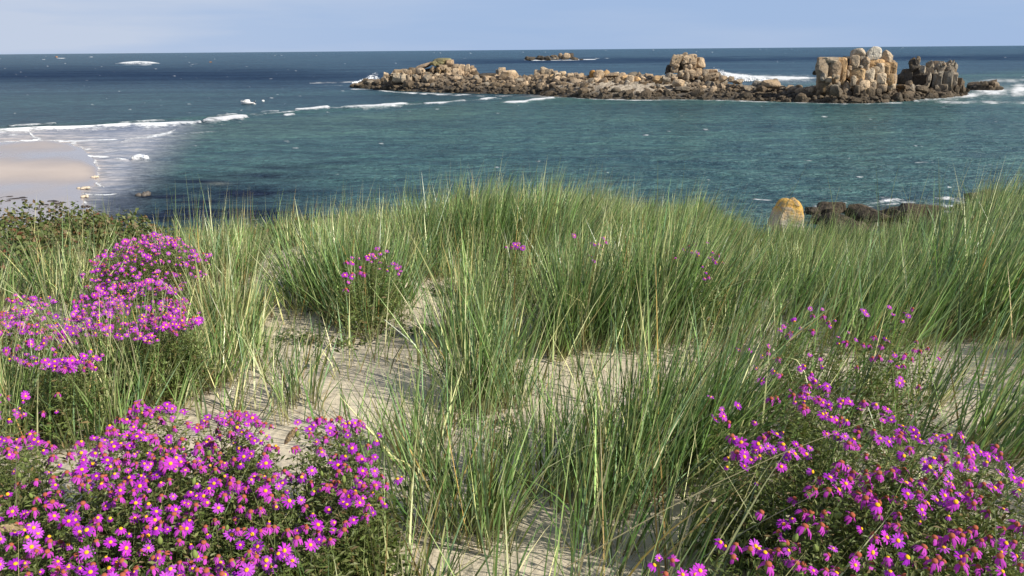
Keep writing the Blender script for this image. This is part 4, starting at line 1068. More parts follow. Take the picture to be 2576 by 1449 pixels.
def build_boat():
    c = hit(624, 262.5, 0.0); s = ((c - C0) @ F_) / FOC
    L = 37 * s; u = L / 4.6
    root = empty("motor_boat", c); root.rotation_euler = (0, math.radians(3), math.radians(4)); root.scale = (u, u, u)
    tag(root, "small white cabin motor boat anchored off the sandbar", "boat")
    xs = np.linspace(-2.3, 2.0, 14); secs = []; bot = []
    for x in xs:
        t = (x + 2.3) / 4.3
        b = 0.95 * min(1, (max(t, 0) / 0.45) ** 0.6) * (1 - 0.06 * t) + 0.01
        sh = 0.98 - 0.40 * t ** 0.8
        ch = 0.16 + 0.22 * (1 - t) ** 3
        kx = 0.30 * (1 - t) ** 2
        secs.append([(x + kx * 0, -b, sh), (x, -b * 1.02, sh - .1), (x + kx * .5, -b * .86, ch), (x + kx, -b * .5 * t, -0.16), (x + kx, 0, -0.25),
                     (x + kx, b * .5 * t, -0.16), (x + kx * .5, b * .86, ch), (x, b * 1.02, sh - .1), (x, b, sh), (x, b * .9, sh - .03), (x, 0, sh - .05 if t < .5 else sh - .30), (x, -b * .9, sh - .03)])
    V, Q = loft(secs)
    n = len(secs[0]); Qe = []
    tr = [( (len(secs) - 1) * n + 0, (len(secs) - 1) * n + k, (len(secs) - 1) * n + k + 1) for k in range(1, n - 1)]
    me = mesh_np("hull", V, Q, tr, mats=[M_gel], smooth=True); me.set_sharp_from_angle(angle=math.radians(30))
    hull = add("hull", me, root)
    st = add("rubbing_strake", mesh_np("rubbing_strake", *loft([[(x[0][0], x[0][1] * 1.03 - .01, x[1][2] - .10), (x[0][0], x[0][1] * 1.03 - .035, x[1][2] - .12), (x[0][0], x[0][1] * 1.03 - .01, x[1][2] - .15)] for x in secs[1:]]), mats=[M_dark]), root)
    # cabin: raked front, rounded roof
    cs = []
    for x, z, b in [(-1.45, .84, .50), (-1.05, 1.26, .58), (-.55, 1.46, .64), (.1, 1.50, .66), (.45, 1.42, .66), (.62, .62, .68)]:
        cs.append([(x, -b, .62), (x, -b * .97, max(.63, z - .14)), (x, -b * .8, z - .02), (x, 0, z + .02), (x, b * .8, z - .02), (x, b * .97, max(.63, z - .14)), (x, b, .62)])
    V, Q = loft(cs)
    cab = add("cabin", mesh_np("cabin", V, Q, mats=[M_gel]), root); cab.data.set_sharp_from_angle(angle=math.radians(40))
    for sgn in (-1, 1):
        g = add("cabin_window", box_mesh("cabin_window", .46, .03, .2, M_glass, .01), root); g.location = (-.75, sgn * .61, 1.04); g.rotation_euler = (0, -.25, sgn * .12)
    w = add("windscreen", box_mesh("windscreen", .03, .8, .36, M_glass, .01), root); w.location = (-1.27, 0, 1.08); w.rotation_euler = (0, .75, 0)
    co = add("cockpit_cushion", box_mesh("cockpit_cushion", .5, 1.2, .14, M_gel, .04), root); co.location = (1.45, 0, .62)
    mo = add("outboard_motor", box_mesh("outboard_motor", .34, .34, .46, M_dark, .08), root); mo.location = (2.02, -.05, .86); mo.rotation_euler = (0, -.3, 0)
    lg = add("leg", box_mesh("leg", .14, .10, .8, M_dark, .03), mo); lg.location = (.05, 0, -.5)
    tl = add("tiller", box_mesh("tiller", .5, .05, .05, M_gel, .015), mo); tl.location = (.32, 0, .12); tl.rotation_euler = (0, -.5, 0)
    sw = add("swim_platform", box_mesh("swim_platform", .5, 1.1, .16, M_gel, .04), root); sw.location = (2.15, 0, .22)
    rail = add("bow_rail", mesh_np("bow_rail", *loft([[(x, y + .015 * math.cos(a), z + .015 * math.sin(a)) for a in (0, 2.1, 4.2)] for x, y, z in
               [(-1.2, -.62, .98), (-1.5, -.52, 1.18), (-1.95, -.3, 1.22), (-2.2, 0, 1.22), (-1.95, .3, 1.22), (-1.5, .52, 1.18), (-1.2, .62, .98)]]), mats=[M_gel]), root)
build_boat()
def build_buoy():
    c = hit(662, 255.5, 0.0); s = ((c - C0) @ F_) / FOC
    root = empty("mooring_buoy", c); tag(root, "white mooring buoy floating to the right of the boat", "buoy")
    v, f = ICO[2]; v = v * np.array([1, 1, .8]) * 3.6 * s
    add("float", mesh_np("float", v + np.array([0, 0, 1.6 * s]), tris=f, mats=[M_gel]), root)
    add("mooring_ring", mesh_np("mooring_ring", *loft([[((.9 + .25 * math.cos(b)) * math.cos(a) * s, .25 * math.sin(b) * s, 5.0 * s + (.9 + .25 * math.cos(b)) * math.sin(a) * s) for b in (0, 2.1, 4.2)] for a in np.linspace(0, 6.283, 11)]), mats=[M_dark]), root)
build_buoy()

# ------------------------------------------------------------------ blades of grass
def blades(base, L, az, th0, th1, wid, col, segs=4, face=None, rg=rng):
    """ribbons: base (n,3), length, azimuth of lean, angle from the vertical at the foot and its gain to the tip"""
    n = len(base)
    t = np.linspace(0, 1, segs + 1)
    th = th0[:, None] + th1[:, None] * t[None] ** 1.4
    mid = 0.5 * (th[:, 1:] + th[:, :-1])
    st = L[:, None] / segs
    h = np.concatenate([np.zeros((n, 1)), np.cumsum(np.sin(mid) * st, 1)], 1)
    z = np.concatenate([np.zeros((n, 1)), np.cumsum(np.cos(mid) * st, 1)], 1)
    P = base[:, None, :] + np.stack([h * np.cos(az)[:, None], h * np.sin(az)[:, None], z], -1)
    fa = rg.uniform(0, math.pi, n) if face is None else face
    wv = np.stack([np.cos(fa), np.sin(fa), np.zeros(n)], -1)
    w = wid[:, None] * np.clip(1.05 - t[None] ** 1.6, 0.05, 1) * (0.75 + 0.25 * np.sin(np.clip(t[None] * 6, 0, 1.57)))
    l = P - wv[:, None] * w[..., None] / 2; r_ = P + wv[:, None] * w[..., None] / 2
    V = np.concatenate([np.stack([l[:, :-1], r_[:, :-1]], 2).reshape(n, -1, 3), P[:, -1:]], 1)      # 2*segs + 1 per blade
    m = 2 * segs + 1
    b = (np.arange(n) * m)[:, None]
    k = np.arange(segs - 1)[None] * 2
    Q = np.stack([b + k, b + k + 1, b + k + 3, b + k + 2], -1).reshape(-1, 4)
    T = np.stack([b[:, 0] + m - 3, b[:, 0] + m - 2, b[:, 0] + m - 1], -1)
    tt = np.concatenate([np.repeat(t[:-1], 2), [1.0]])
    C = col[:, None, :] * np.ones((1, m, 1))
    # foot of the blade is a dry straw sheath, the tip often bleached
    foot = np.clip(1 - tt / 0.14, 0, 1)[None, :, None] * 0.7
    C = C * (1 - foot) + np.array([0.30, 0.20, 0.11]) * foot
    tip = (np.clip((tt - 0.72) / 0.28, 0, 1)[None] * (rg.random(n) < 0.5)[:, None])[..., None] * 0.6
    C = C * (1 - tip) + np.array([0.42, 0.36, 0.19]) * tip
    return V.reshape(-1, 3), Q, T, C.reshape(-1, 3)
def join(parts):
    V, Q, T, C, n = [], [], [], [], 0
    for v, q, t, c in parts:
        V.append(v); C.append(c)
        if q is not None and len(q): Q.append(q + n)
        if t is not None and len(t): T.append(t + n)
        n += len(v)
    return np.concatenate(V), (np.concatenate(Q) if Q else None), (np.concatenate(T) if T else None), np.concatenate(C)
GREENS = np.array([[0.135, 0.205, 0.060], [0.175, 0.245, 0.080], [0.170, 0.245, 0.125], [0.245, 0.305, 0.115], [0.085, 0.145, 0.040], [0.310, 0.345, 0.150], [0.44, 0.385, 0.19], [0.56, 0.50, 0.30], [0.36, 0.22, 0.08]])
def grass_cols(n, straw, rg):
    pr = np.array([1.2, 1.2, 1.1, .9, 1.0, .6, 0, 0, 0]); pr = pr / pr.sum() * (1 - straw)
    pr[6:] = np.array([.5, .36, .14]) * straw
    c = GREENS[rg.choice(9, n, p=pr)] * np.array([.84, .94, .88])
    return c * np.clip(np.exp(rg.normal(.04, .48, (n, 1))), .3, 2.3) * rg.uniform(0.95, 1.05, (n, 3))

SAND = [  # bare sand, by where the foot of a plant would stand in the picture
    ([(680, 945), (700, 890), (760, 850), (880, 830), (980, 770), (1040, 735), (1085, 700), (1130, 735), (1165, 850), (1200, 960), (1260, 1000), (1330, 985), (1330, 1200), (1400, 1300), (1040, 1330), (985, 1250), (960, 1150), (860, 1020), (700, 985)], .42),
    ([(1330, 985), (1360, 905), (1470, 862), (1760, 858), (1800, 890), (1770, 1010), (1700, 1110), (1580, 1200), (1330, 1200)], .16),
    ([(650, 630), (815, 630), (845, 880), (670, 910)], .05),
    ([(690, 800), (760, 780), (840, 790), (830, 850), (700, 850)], .22),
    ([(2410, 900), (2500, 850), (2620, 840), (2620, 1060), (2480, 1075), (2380, 1010)], .25),
    ([(985, 1330), (1449, 1340), (1449, 1700), (985, 1700)], .95),
]
FLOWERBED = [([(-60, 1170), (330, 1120), (600, 1110), (940, 1150), (980, 1260), (955, 1380), (930, 1650), (-60, 1650)], .15),
             ([(-60, 790), (190, 780), (210, 700), (300, 650), (400, 640), (520, 690), (520, 860), (420, 930), (260, 975), (-60, 985)], .14),
             ([(1790, 1120), (2150, 1060), (2300, 1130), (2576, 1200), (2640, 1650), (1850, 1650), (1800, 1300)], .5)]
def density(x, y):
    z = ground(x, y)
    px, py, zz = proj(np.stack([x, y, z], -1))
    pw = px + 22 * n2(x, y, .5, 81, 2); ph = py + 12 * n2(x + 9, y, .5, 82, 2)
    d = np.ones_like(px)
    for poly, v in SAND + FLOWERBED:
        d = np.where(inpoly(pw, ph, poly), v, d)
    d = d * np.clip(0.75 + 0.9 * n2(x, y, .8, 83, 3), 0.15, 1.25)
    d = d * np.where((px < 235) & (y > 6.3), 0.14, np.where((px < 560) & (y > 8.4), .5, 1))
    return d, px, py, zz

def wind(x):      # lean towards +x grows to the right of the place
    return 0.10 + 0.16 * sstep(-1.5, 4.0, x)
def tuft_blades(cx, cy, nb, rad, L, rg, straw=.22, fan=.34, lean=None, wid=None, segs=4):
    n = nb
    a = rg.uniform(0, 2 * math.pi, n); rr_ = rad * np.sqrt(rg.random(n))
    x = cx + rr_ * np.cos(a); y = cy + rr_ * np.sin(a)
    base = np.stack([x, y, ground(x, y) - 0.015], -1)
    out = fan * (rr_ / rad) * rg.uniform(.3, 1.3, n)
    ln = wind(cx) if lean is None else lean
    vx = out * np.cos(a) + ln * rg.normal(1.0, .45, n) + rg.normal(0, .09, n)
    vy = out * np.sin(a) + 0.25 * ln * rg.normal(0, 1, n) + rg.normal(0, .09, n)
    th = np.hypot(vx, vy); az = np.arctan2(vy, vx)
    Ls = L * np.clip(rg.normal(.86, .20, n), .3, 1.25)
    th1 = np.abs(rg.normal(.12, .14, n)) + (rg.random(n) < .07) * rg.uniform(.5, 1.3, n)
    dist = math.hypot(cx, cy)
    w = (0.0055 + 0.00060 * dist) * rg.uniform(.55, 1.4, n) if wid is None else wid * rg.uniform(.7, 1.2, n)
    return blades(base, Ls, az, th, th1, w, grass_cols(n, straw, rg), segs, None, rg)

# tussocks that stand out from the rest, each a plant of its own: foot in the picture, radius, height, blades, lean, words
def tussock(px, py, rad, L, nb, lean, label, straw=.2, fan=.5, h=0.0, seed=0):
    g = np.random.default_rng(500 + seed)
    p = ground_ray(px, py)
    parts = []
    m = max(1, int(nb / 60))
    for q in range(m):
        a = g.uniform(0, 6.28); rr_ = rad * math.sqrt(g.random()) * .8
        parts.append(tuft_blades(p[0] + rr_ * math.cos(a), p[1] + rr_ * math.sin(a), nb // m, max(.05, rad * .55), L * g.uniform(.85, 1.1), g, straw, fan, lean))
    v, q, t, c = join(parts)
    base = np.array([p[0], p[1], float(ground(p[0], p[1]))])
    o = add("marram_tussock", mesh_np("marram_tussock", v - base, q, t, mats=[M_grass], cols=c, smooth=False), loc=base)
    tag(o, label, "grass tussock")
TUSS = [(1235, 1030, .16, .84, 300, .04, "tall green marram tussock rooted in the middle of the bare sand hollow", .18, .42),
        (1160, 640, .55, .72, 2300, .18, "tallest dense marram tussock on the crest against the sea", .12, .34),
        (1330, 660, .50, .72, 1800, .22, "dense marram tussock on the crest just right of the tallest one", .16, .34),
        (870, 760, .42, .62, 1300, .02, "dark spreading marram tussock around the small daisy plant", .14, .55),
        (1440, 870, .20, .80, 420, .12, "marram tussock at the upper edge of the right-hand sand hollow", .2, .4),
        (1190, 870, .18, .72, 240, .0, "slim marram tussock behind the sand hollow's middle", .2, .4),
        (555, 880, .26, .60, 440, .02, "pale straw-coloured marram tussock right of the far daisies", .45, .38),
        (940, 830, .16, .55, 200, .0, "short marram tuft on the lip of the left sand hollow", .3, .5),
        (1620, 820, .4, .85, 900, .2, "thick marram tussock behind the right-hand sand lip", .2, .38),
        (2440, 830, .45, .95, 1100, .32, "tall marram tussock leaning right at the picture's right edge above the sand", .15, .35),
        (1180, 1330, .20, .62, 240, .02, "open marram tussock at the bottom of the sand hollow", .25, .5),
        (1480, 1250, .25, .75, 380, .06, "marram tussock between the sand hollow and the right-hand daisies", .25, .4),
        (1700, 1180, .30, .80, 650, .20, "dark leaning marram tussock left of the right-hand daisies", .15, .36),
        (1050, 1180, .14, .55, 130, -.05, "thin pale marram tuft right of the foreground daisies", .45, .5),
        (330, 1000, .25, .62, 320, .0, "pale marram tuft between the near and far daisy beds", .45, .42)]
for k, a in enumerate(TUSS): tussock(*a[:7], straw=a[7], fan=a[8], seed=k)

def build_grass():
    g = np.random.default_rng(77)
    M = 5200
    parts = []
    # candidates over the ground the picture can see, evenly spread
    Y = np.sqrt(g.uniform(0.9 ** 2, 12.2 ** 2, M)); X = g.uniform(-1, 1, M) * (0.78 * Y + 0.55) + 0.05 * Y
    d, px, py, zz = density(X, Y)
    acc = g.random(M) < d
    tot = 0
    for x, y, dd, p_, q_ in zip(X[acc], Y[acc], d[acc], px[acc], py[acc]):
        right = float(sstep(-1.0, 3.0, x))
        sandy = dd < .62 and q_ > 620
        nb = int((27 + 18 * right) * g.uniform(.6, 1.4))
        if y > 7.0: nb = int(nb * 1.25)
        if sandy and p_ > 380: nb = int(nb * .5)
        if q_ > 1120 and p_ < 960: nb = max(5, int(nb * (.28 if q_ > 1190 else .6)))
        L = (0.50 + 0.14 * right) * g.uniform(.72, 1.15)
        if p_ > 2420: L *= .97
        L *= 1 - .30 * float(sstep(1420, 1640, p_) * sstep(2000, 1860, p_) * sstep(5.2, 6.8, y))
        if .1 < dd < .22 and p_ > 1250 and q_ > 840: L *= .7
        L *= 1 - .20 * float(sstep(1820, 1950, p_) * sstep(2440, 2330, p_) * sstep(4.6, 6.0, y))
        if y < 3: L *= 1.12
        if p_ < 560 and 930 < q_ < 1120: L *= 1.1; nb = int(nb * 1.5)
        if y > 8.0: L *= .95
        L *= 1 - 0.22 * math.exp(-((p_ - 760) / 160) ** 2)
        straw = .34 - .20 * right + .12 * g.normal() * .5
        lean = wind(x) + .26 * float(sstep(.5, 1.6, x) * sstep(4.2, 2.6, y))
        parts.append(tuft_blades(x, y, nb, g.uniform(.05, .16) * (1.4 if sandy else 1), L, g, float(np.clip(straw, .06, .6)), .30 + .2 * (1 - right), lean, None, 5 if y < 3.5 else 3))
        tot += nb
        if y > 5.6:      # a few thin stalks stand above the rest
            k = 2 + int(g.random() < .5); a = g.uniform(0, 6.28, k)
            bb = np.stack([x + .06 * np.cos(a), y + .06 * np.sin(a), np.zeros(k)], -1); bb[:, 2] = ground(bb[:, 0], bb[:, 1])
            parts.append(blades(bb, L * g.uniform(1.15, 1.75, k), g.normal(0, .8, k), np.abs(g.normal(wind(x) + .02, .16, k)), g.uniform(0, .2, k), np.full(k, .0048), grass_cols(k, .45, g), 4, None, g))
        if y < 6.5:      # dead thatch round the foot of the tuft
            k = max(3, nb // 5); a = g.uniform(0, 6.28, k); r_ = .16 * np.sqrt(g.random(k))
            bb = np.stack([x + r_ * np.cos(a), y + r_ * np.sin(a), np.zeros(k)], -1); bb[:, 2] = ground(bb[:, 0], bb[:, 1]) + g.uniform(.0, .03, k)
            parts.append(blades(bb, g.uniform(.08, .26, k), g.uniform(0, 6.28, k), g.uniform(.7, 1.45, k), g.uniform(0, .5, k), np.full(k, .0045), np.array([[.30, .22, .12]]) * g.uniform(.4, 1.5, (k, 1)), 2, None, g))
    print("grass blades", tot)
    # tall stalks that stand out against the sea: tip and foot in the picture, distance
    st = []
    for (tx, ty, bx, by, Yd) in [(2200, 390, 2216, 620, 6.5), (2036, 405, 1958, 560, 7.5), (2390, 400, 2330, 600, 6.2), (2268, 392, 2230, 560, 7.0), (2560, 388, 2470, 600, 5.6), (2340, 425, 2290, 600, 6.4),
                                 (2078, 428, 2112, 640, 6.8), (2118, 452, 2080, 600, 7.2), (2262, 445, 2320, 640, 6.0), (2440, 380, 2392, 560, 6.0), (2500, 420, 2440, 560, 5.8), (2576, 400, 2520, 600, 5.2),
                                 (1900, 462, 1830, 520, 7.5), (1216, 405, 1180, 500, 8.2), (1062, 440, 1066, 540, 8.2), (1142, 452, 1160, 540, 8.2), (1485, 452, 1440, 540, 7.8), (1545, 470, 1500, 560, 7.6), (1370, 470, 1330, 520, 8.0),
                                 (1735, 478, 1690, 560, 7.6), (1668, 475, 1622, 560, 7.8), (1600, 480, 1556, 560, 7.6), (1830, 470, 1762, 540, 7.6), (770, 545, 760, 620, 8.8), (548, 545, 575, 640, 8.6), (590, 548, 540, 600, 8.8),
                                 (990, 520, 985, 600, 8.4), (1010, 500, 1030, 600, 8.4), (925, 540, 930, 620, 8.6), (255, 480, 268, 560, 9.0), (290, 480, 296, 620, 8.8), (2480, 440, 2380, 640, 6.0), (2545, 470, 2450, 640, 5.8)]:
        a = at(bx, by, Yd); b = at(tx, ty, Yd + g.uniform(-.1, .1))
        dv = b - a; Ld = np.linalg.norm(dv)
        st.append(blades(a[None], np.array([Ld]), np.array([math.atan2(dv[1], dv[0])]), np.array([math.acos(dv[2] / Ld) - .05]), np.array([.12]), np.array([.0055]), np.array([[.22, .24, .10]]) * g.uniform(.8, 1.3), 4, None, g))
    # long arching dead blades in the near right
    for (bx, by, tx, ty, Yd) in [(1420, 1430, 2570, 1000, 1.9), (1500, 1449, 2100, 1130, 2.0), (1560, 1440, 2240, 1100, 2.1), (1700, 1449, 2300, 1180, 1.9), (1480, 1400, 1960, 1190, 2.1),
                                 (1650, 1300, 2180, 1310, 2.3), (1330, 1449, 1880, 1010, 2.2), (2000, 1449, 2576, 1150, 1.8), (180, 1449, 60, 1120, 2.0), (60, 1400, 20, 1080, 2.0), (330, 1190, 270, 1020, 2.6), (700, 1449, 1010, 1200, 2.0),
                                 (1000, 1430, 900, 1180, 2.0), (1060, 1449, 960, 1150, 2.0), (540, 1180, 480, 985, 2.7), (210, 1180, 130, 960, 2.6)]:
        a = at(bx, by, Yd); b = at(tx, ty, Yd + g.uniform(-.05, .25))
        dv = b - a; Ld = np.linalg.norm(dv)
        st.append(blades(a[None], np.array([Ld * 1.03]), np.array([math.atan2(dv[1], dv[0])]), np.array([max(.02, math.acos(dv[2] / Ld) - .22)]), np.array([.46]), np.array([.0048]), np.array([[.34, .30, .16]]) * g.uniform(.6, 1.1), 8, None, g))
    v, q, t, c = join(parts + st)
    print("grass tris", len(q) * 2 + len(t))
    o = add("marram_grass", mesh_np("marram_grass", v, q, t, mats=[M_grass], cols=c, smooth=False))
    tag(o, "windblown marram grass covering the dune", "grass", kind="stuff")
build_grass()

# ------------------------------------------------------------------ leaves
def leaves(C, size, nrm, dirv, col, wr=.33):
    """folded diamond leaves"""
    n = len(C)
    nrm = nrm / (np.linalg.norm(nrm, axis=1, keepdims=True) + 1e-9)
    d = dirv - nrm * (dirv * nrm).sum(1, keepdims=True); d /= (np.linalg.norm(d, axis=1, keepdims=True) + 1e-9)
    s = np.cross(nrm, d)
    sz = size[:, None]
    V = np.stack([C, C + d * sz * .5 + s * sz * wr + nrm * sz * .10, C + d * sz, C + d * sz * .5 - s * sz * wr + nrm * sz * .10], 1).reshape(-1, 3)
    b = (np.arange(n) * 4)[:, None]
    T = np.concatenate([b + np.array([[0, 1, 2]]), b + np.array([[0, 2, 3]])])
    return V, None, T, np.repeat(col, 4, axis=0)

# ------------------------------------------------------------------ brambles on the crest, left
BRC = np.array([[0.085, 0.120, 0.030], [0.12, 0.15, 0.045], [0.165, 0.18, 0.065], [0.06, 0.09, 0.025], [0.17, 0.105, 0.045], [0.20, 0.16, 0.085], [0.17, 0.07, 0.035]])
def bramble(px, py, Y, w, h, d, nl, seed, label, size=.046, pr=(.2, .24, .24, .10, .12, .12, .04)):
    g = np.random.default_rng(1300 + seed)
    c = at(px, py, Y); base = np.array([c[0], c[1], float(ground(c[0], c[1]))])
    root = empty("bramble_bush", base); tag(root, label, "bramble bush")
    a = g.uniform(0, 6.283, nl); r_ = g.random(nl) ** .42
    ux = r_ * np.cos(a); uy = r_ * np.sin(a)
    top = np.sqrt(np.clip(1 - r_ ** 2, 0, 1)) * (0.85 + .5 * n2(ux * w + seed * 9, uy * d, .22, 91))
    zz = top * (1 - g.random(nl) ** 2.2 * .85)
    P = np.stack([ux * w, uy * d, zz * h + .02], -1)
    P[:, 2] += ground(base[0] + P[:, 0], base[1] + P[:, 1]) - base[2]
    nrm = np.stack([ux * .6, uy * .6, .7 + 0 * ux], -1) + g.normal(0, .5, (nl, 3))
    col = BRC[g.choice(7, nl, p=np.array(pr) / sum(pr))] * g.uniform(.7, 1.25, (nl, 1))
    v, q, t, cc = leaves(P, size * g.uniform(.6, 1.4, nl), nrm, g.normal(0, 1, (nl, 3)), col)
    tag(add("leaves", mesh_np("leaves", v, q, t, mats=[M_leaf], cols=cc, smooth=False), root), kind="stuff")
    ns = 60
    k = g.choice(nl, ns)
    b0 = np.stack([g.uniform(-.5, .5, ns) * w, g.uniform(-.5, .5, ns) * d, 0 * ux[:ns]], -1) + 0
    b0[:, 2] = ground(base[0] + b0[:, 0], base[1] + b0[:, 1]) - base[2]
    dv = P[k] * np.array([1.05, 1.05, 1.12]) - b0; Ld = np.linalg.norm(dv, axis=1) + 1e-6
    st = blades(b0, Ld * 1.1, np.arctan2(dv[:, 1], dv[:, 0]), np.clip(np.arccos(np.clip(dv[:, 2] / Ld, -1, 1)) - .2, 0, 2), np.full(ns, .4), np.full(ns, .006),
                np.array([[.20, .13, .08]]) * g.uniform(.6, 1.5, (ns, 1)), 4, None, g)
    tag(add("stems", mesh_np("stems", *st[:3], mats=[M_leaf], cols=st[3], smooth=False), root), kind="stuff")
    return root
bramble(60, 650, 8.3, 1.25, .66, .9, 8000, 1, "broad leafy bramble thicket at the crest's left edge below the beach")
bramble(215, 645, 8.6, .95, .58, .7, 5000, 2, "bramble with green and russet leaves left of the far daisies")
bramble(10, 745, 7.0, .85, .52, .7, 4500, 3, "dark bramble low at the picture's left edge above the far daisies", pr=(.2, .15, .06, .3, .12, .12, .05))
bramble(420, 610, 9.4, .95, .36, .5, 2600, 4, "low bramble fringe on the crest behind the far daisies")
bramble(620, 620, 9.6, .9, .34, .5, 2200, 5, "russet-tinged bramble fringe on the crest right of the far daisies", pr=(.15, .2, .2, .08, .2, .14, .06))
bramble(720, 655, 9.0, .6, .30, .4, 1300, 6, "low bramble patch on the crest above the small bare sand slope")
def shoot(px, pyb, pyt, Y, label):
    a = at(px, pyb, Y); b = at(px + 6, pyt, Y); g = np.random.default_rng(88)
    H = b[2] - a[2]; n = 46
    t = np.linspace(.05, 1, n)
    C = np.stack([(b[0] - a[0]) * t + .01 * np.sin(t * 9), g.normal(0, .01, n), H * t], -1)
    ang = np.arange(n) * 2.4
    dv = np.stack([np.cos(ang), np.sin(ang), np.full(n, .35)], -1)
    v, q, tt, c = leaves(C, (.085 * (1.15 - t) + .03) * g.uniform(.8, 1.2, n), np.stack([np.cos(ang) * .4, np.sin(ang) * .4, np.ones(n)], -1), dv, BRC[g.choice([0, 0, 1, 3, 4], n)])
    root = empty("leafy_shoot", a); tag(root, label, "plant")
    tag(add("leaves", mesh_np("leaves", v, q, tt, mats=[M_leaf], cols=c, smooth=False), root), kind="stuff")
    s = blades(np.zeros((2, 3)), np.full(2, H * .98), np.zeros(2), np.full(2, .03), np.zeros(2), np.full(2, .012), np.array([[.13, .08, .05]] * 2), 4, np.array([0, 1.57]), g)
    add("stem", mesh_np("stem", *s[:3], mats=[M_leaf], cols=s[3]), root)
shoot(180, 625, 506, 8.6, "upright dark leafy shoot rising above the brambles against the beach")
shoot(20, 640, 538, 8.6, "pale rounded-leaf shoot at the left edge of the brambles")

# creeping leaves on the bare sand
def creepers():
    g = np.random.default_rng(99); P = []
    for (cx, cy, rx, ry, n) in [(760, 858, 60, 10, 150), (1090, 842, 40, 14, 160), (1120, 738, 40, 10, 110), (880, 870, 40, 8, 60), (1215, 1060, 60, 26, 120), (1400, 860, 60, 10, 120), (1250, 1120, 30, 30, 60), (1100, 1210, 60, 30, 110), (830, 800, 60, 12, 90), (1520, 868, 80, 8, 60)]:
        for q in range(n):
            P.append(ground_ray(cx + g.normal() * rx * .6, cy + g.normal() * ry * .6, 0.0, 1.2, 12) if q % 6 == 0 or not P else P[-1] + np.array([g.normal() * .035, g.normal() * .035, 0]))
    P = np.array(P); P[:, 2] = ground(P[:, 0], P[:, 1]) + g.uniform(.004, .03, len(P))
    n = len(P)
    v, q, t, c = leaves(P, g.uniform(.018, .042, n), np.array([[0, 0, 1.0]]) + g.normal(0, .4, (n, 3)), g.normal(0, 1, (n, 3)), BRC[g.choice(4, n)] * g.uniform(.6, 1.1, (n, 1)))
    tag(add("creeping_leaves", mesh_np("creeping_leaves", v, q, t, mats=[M_leaf], cols=c, smooth=False)), "small creeping leaves scattered over the bare sand", "ground cover", kind="stuff")
creepers()
# ------------------------------------------------------------------ daisies
M_disc = plain("daisy_centre", (0.80, 0.40, 0.02), 0.8, 0.1)
M_bud_top = plain("withered_head", (0.34, 0.095, 0.05), 0.8, 0.1)
M_calyx = plain("calyx", (0.17, 0.22, 0.055), 0.7, 0.2)
def petal_mesh(k, tone=0):
    g = np.random.default_rng(40 + k + 7 * tone)
    base = np.array([[0.46, 0.030, 0.54], [0.53, 0.045, 0.54], [0.36, 0.022, 0.48], [0.52, 0.085, 0.60]][tone])
    style = ["open", "open", "open", "droop", "droop", "half", "ragged"][k]
    n = [13, 14, 12, 12, 13, 10, 9][k]
    V, Q, C = [], [], []
    for i in range(n):
        a = 6.2832 * i / n + g.normal() * .08
        if style == "ragged" and g.random() < .15: continue
        L = 0.0172 * g.uniform(.86, 1.08); wd = .0049 * g.uniform(.85, 1.15)
        tilt = {"open": .10, "droop": -.55, "half": -1.05, "ragged": -.25}[style] + g.normal() * .12
        curl = {"open": -.35, "droop": -.7, "half": -.5, "ragged": -.5}[style]
        rs = [0.0035, 0.009, 0.0145, 0.0185]; ws = [.4, .9, 1.0, .45]
        r_, z = rs[0], 0.0; th = tilt; b = len(V)
        for j in range(4):
            if j:
                dl = (rs[j] - rs[j - 1]) * L / .0172
                r_ += dl * math.cos(th); z += dl * math.sin(th); th += curl / 3
            for sg in (-1, 1):
                off = sg * wd * ws[j] / 2
                V.append((r_ * math.cos(a) - off * math.sin(a), r_ * math.sin(a) + off * math.cos(a), z - .0006 * (j % 2)))
                C.append(base * (1.0 + .12 * g.normal()) * (0.9 + .1 * j / 3))
        for j in range(3): Q.append((b + 2 * j, b + 2 * j + 1, b + 2 * j + 3, b + 2 * j + 2))
    me = mesh_np("petals", np.array(V), Q, mats=[M_petal], cols=np.clip(np.array(C), 0.01, 1), smooth=True)
    return me
def dome(name, r_, h, mat, z0=0.0, seg=9):
    V = [(0, 0, z0 + h)]; T, Q = [], []
    for j, (rf, zf) in enumerate([(.55, .85), (.92, .45), (1.0, 0.0), (.7, -.35)]):
        for i in range(seg):
            a = 6.2832 * i / seg
            V.append((r_ * rf * math.cos(a), r_ * rf * math.sin(a), z0 + h * zf))
    for i in range(seg): T.append((0, 1 + i, 1 + (i + 1) % seg))
    for j in range(3):
        for i in range(seg): Q.append((1 + j * seg + i, 1 + (j + 1) * seg + i, 1 + (j + 1) * seg + (i + 1) % seg, 1 + j * seg + (i + 1) % seg))
    return mesh_np(name, V, Q, T, mats=[mat])
PETALS = [petal_mesh(k % 7, k // 7) for k in range(28)]
DISC = dome("flower_centre", .0052, .0034, M_disc, .0004)
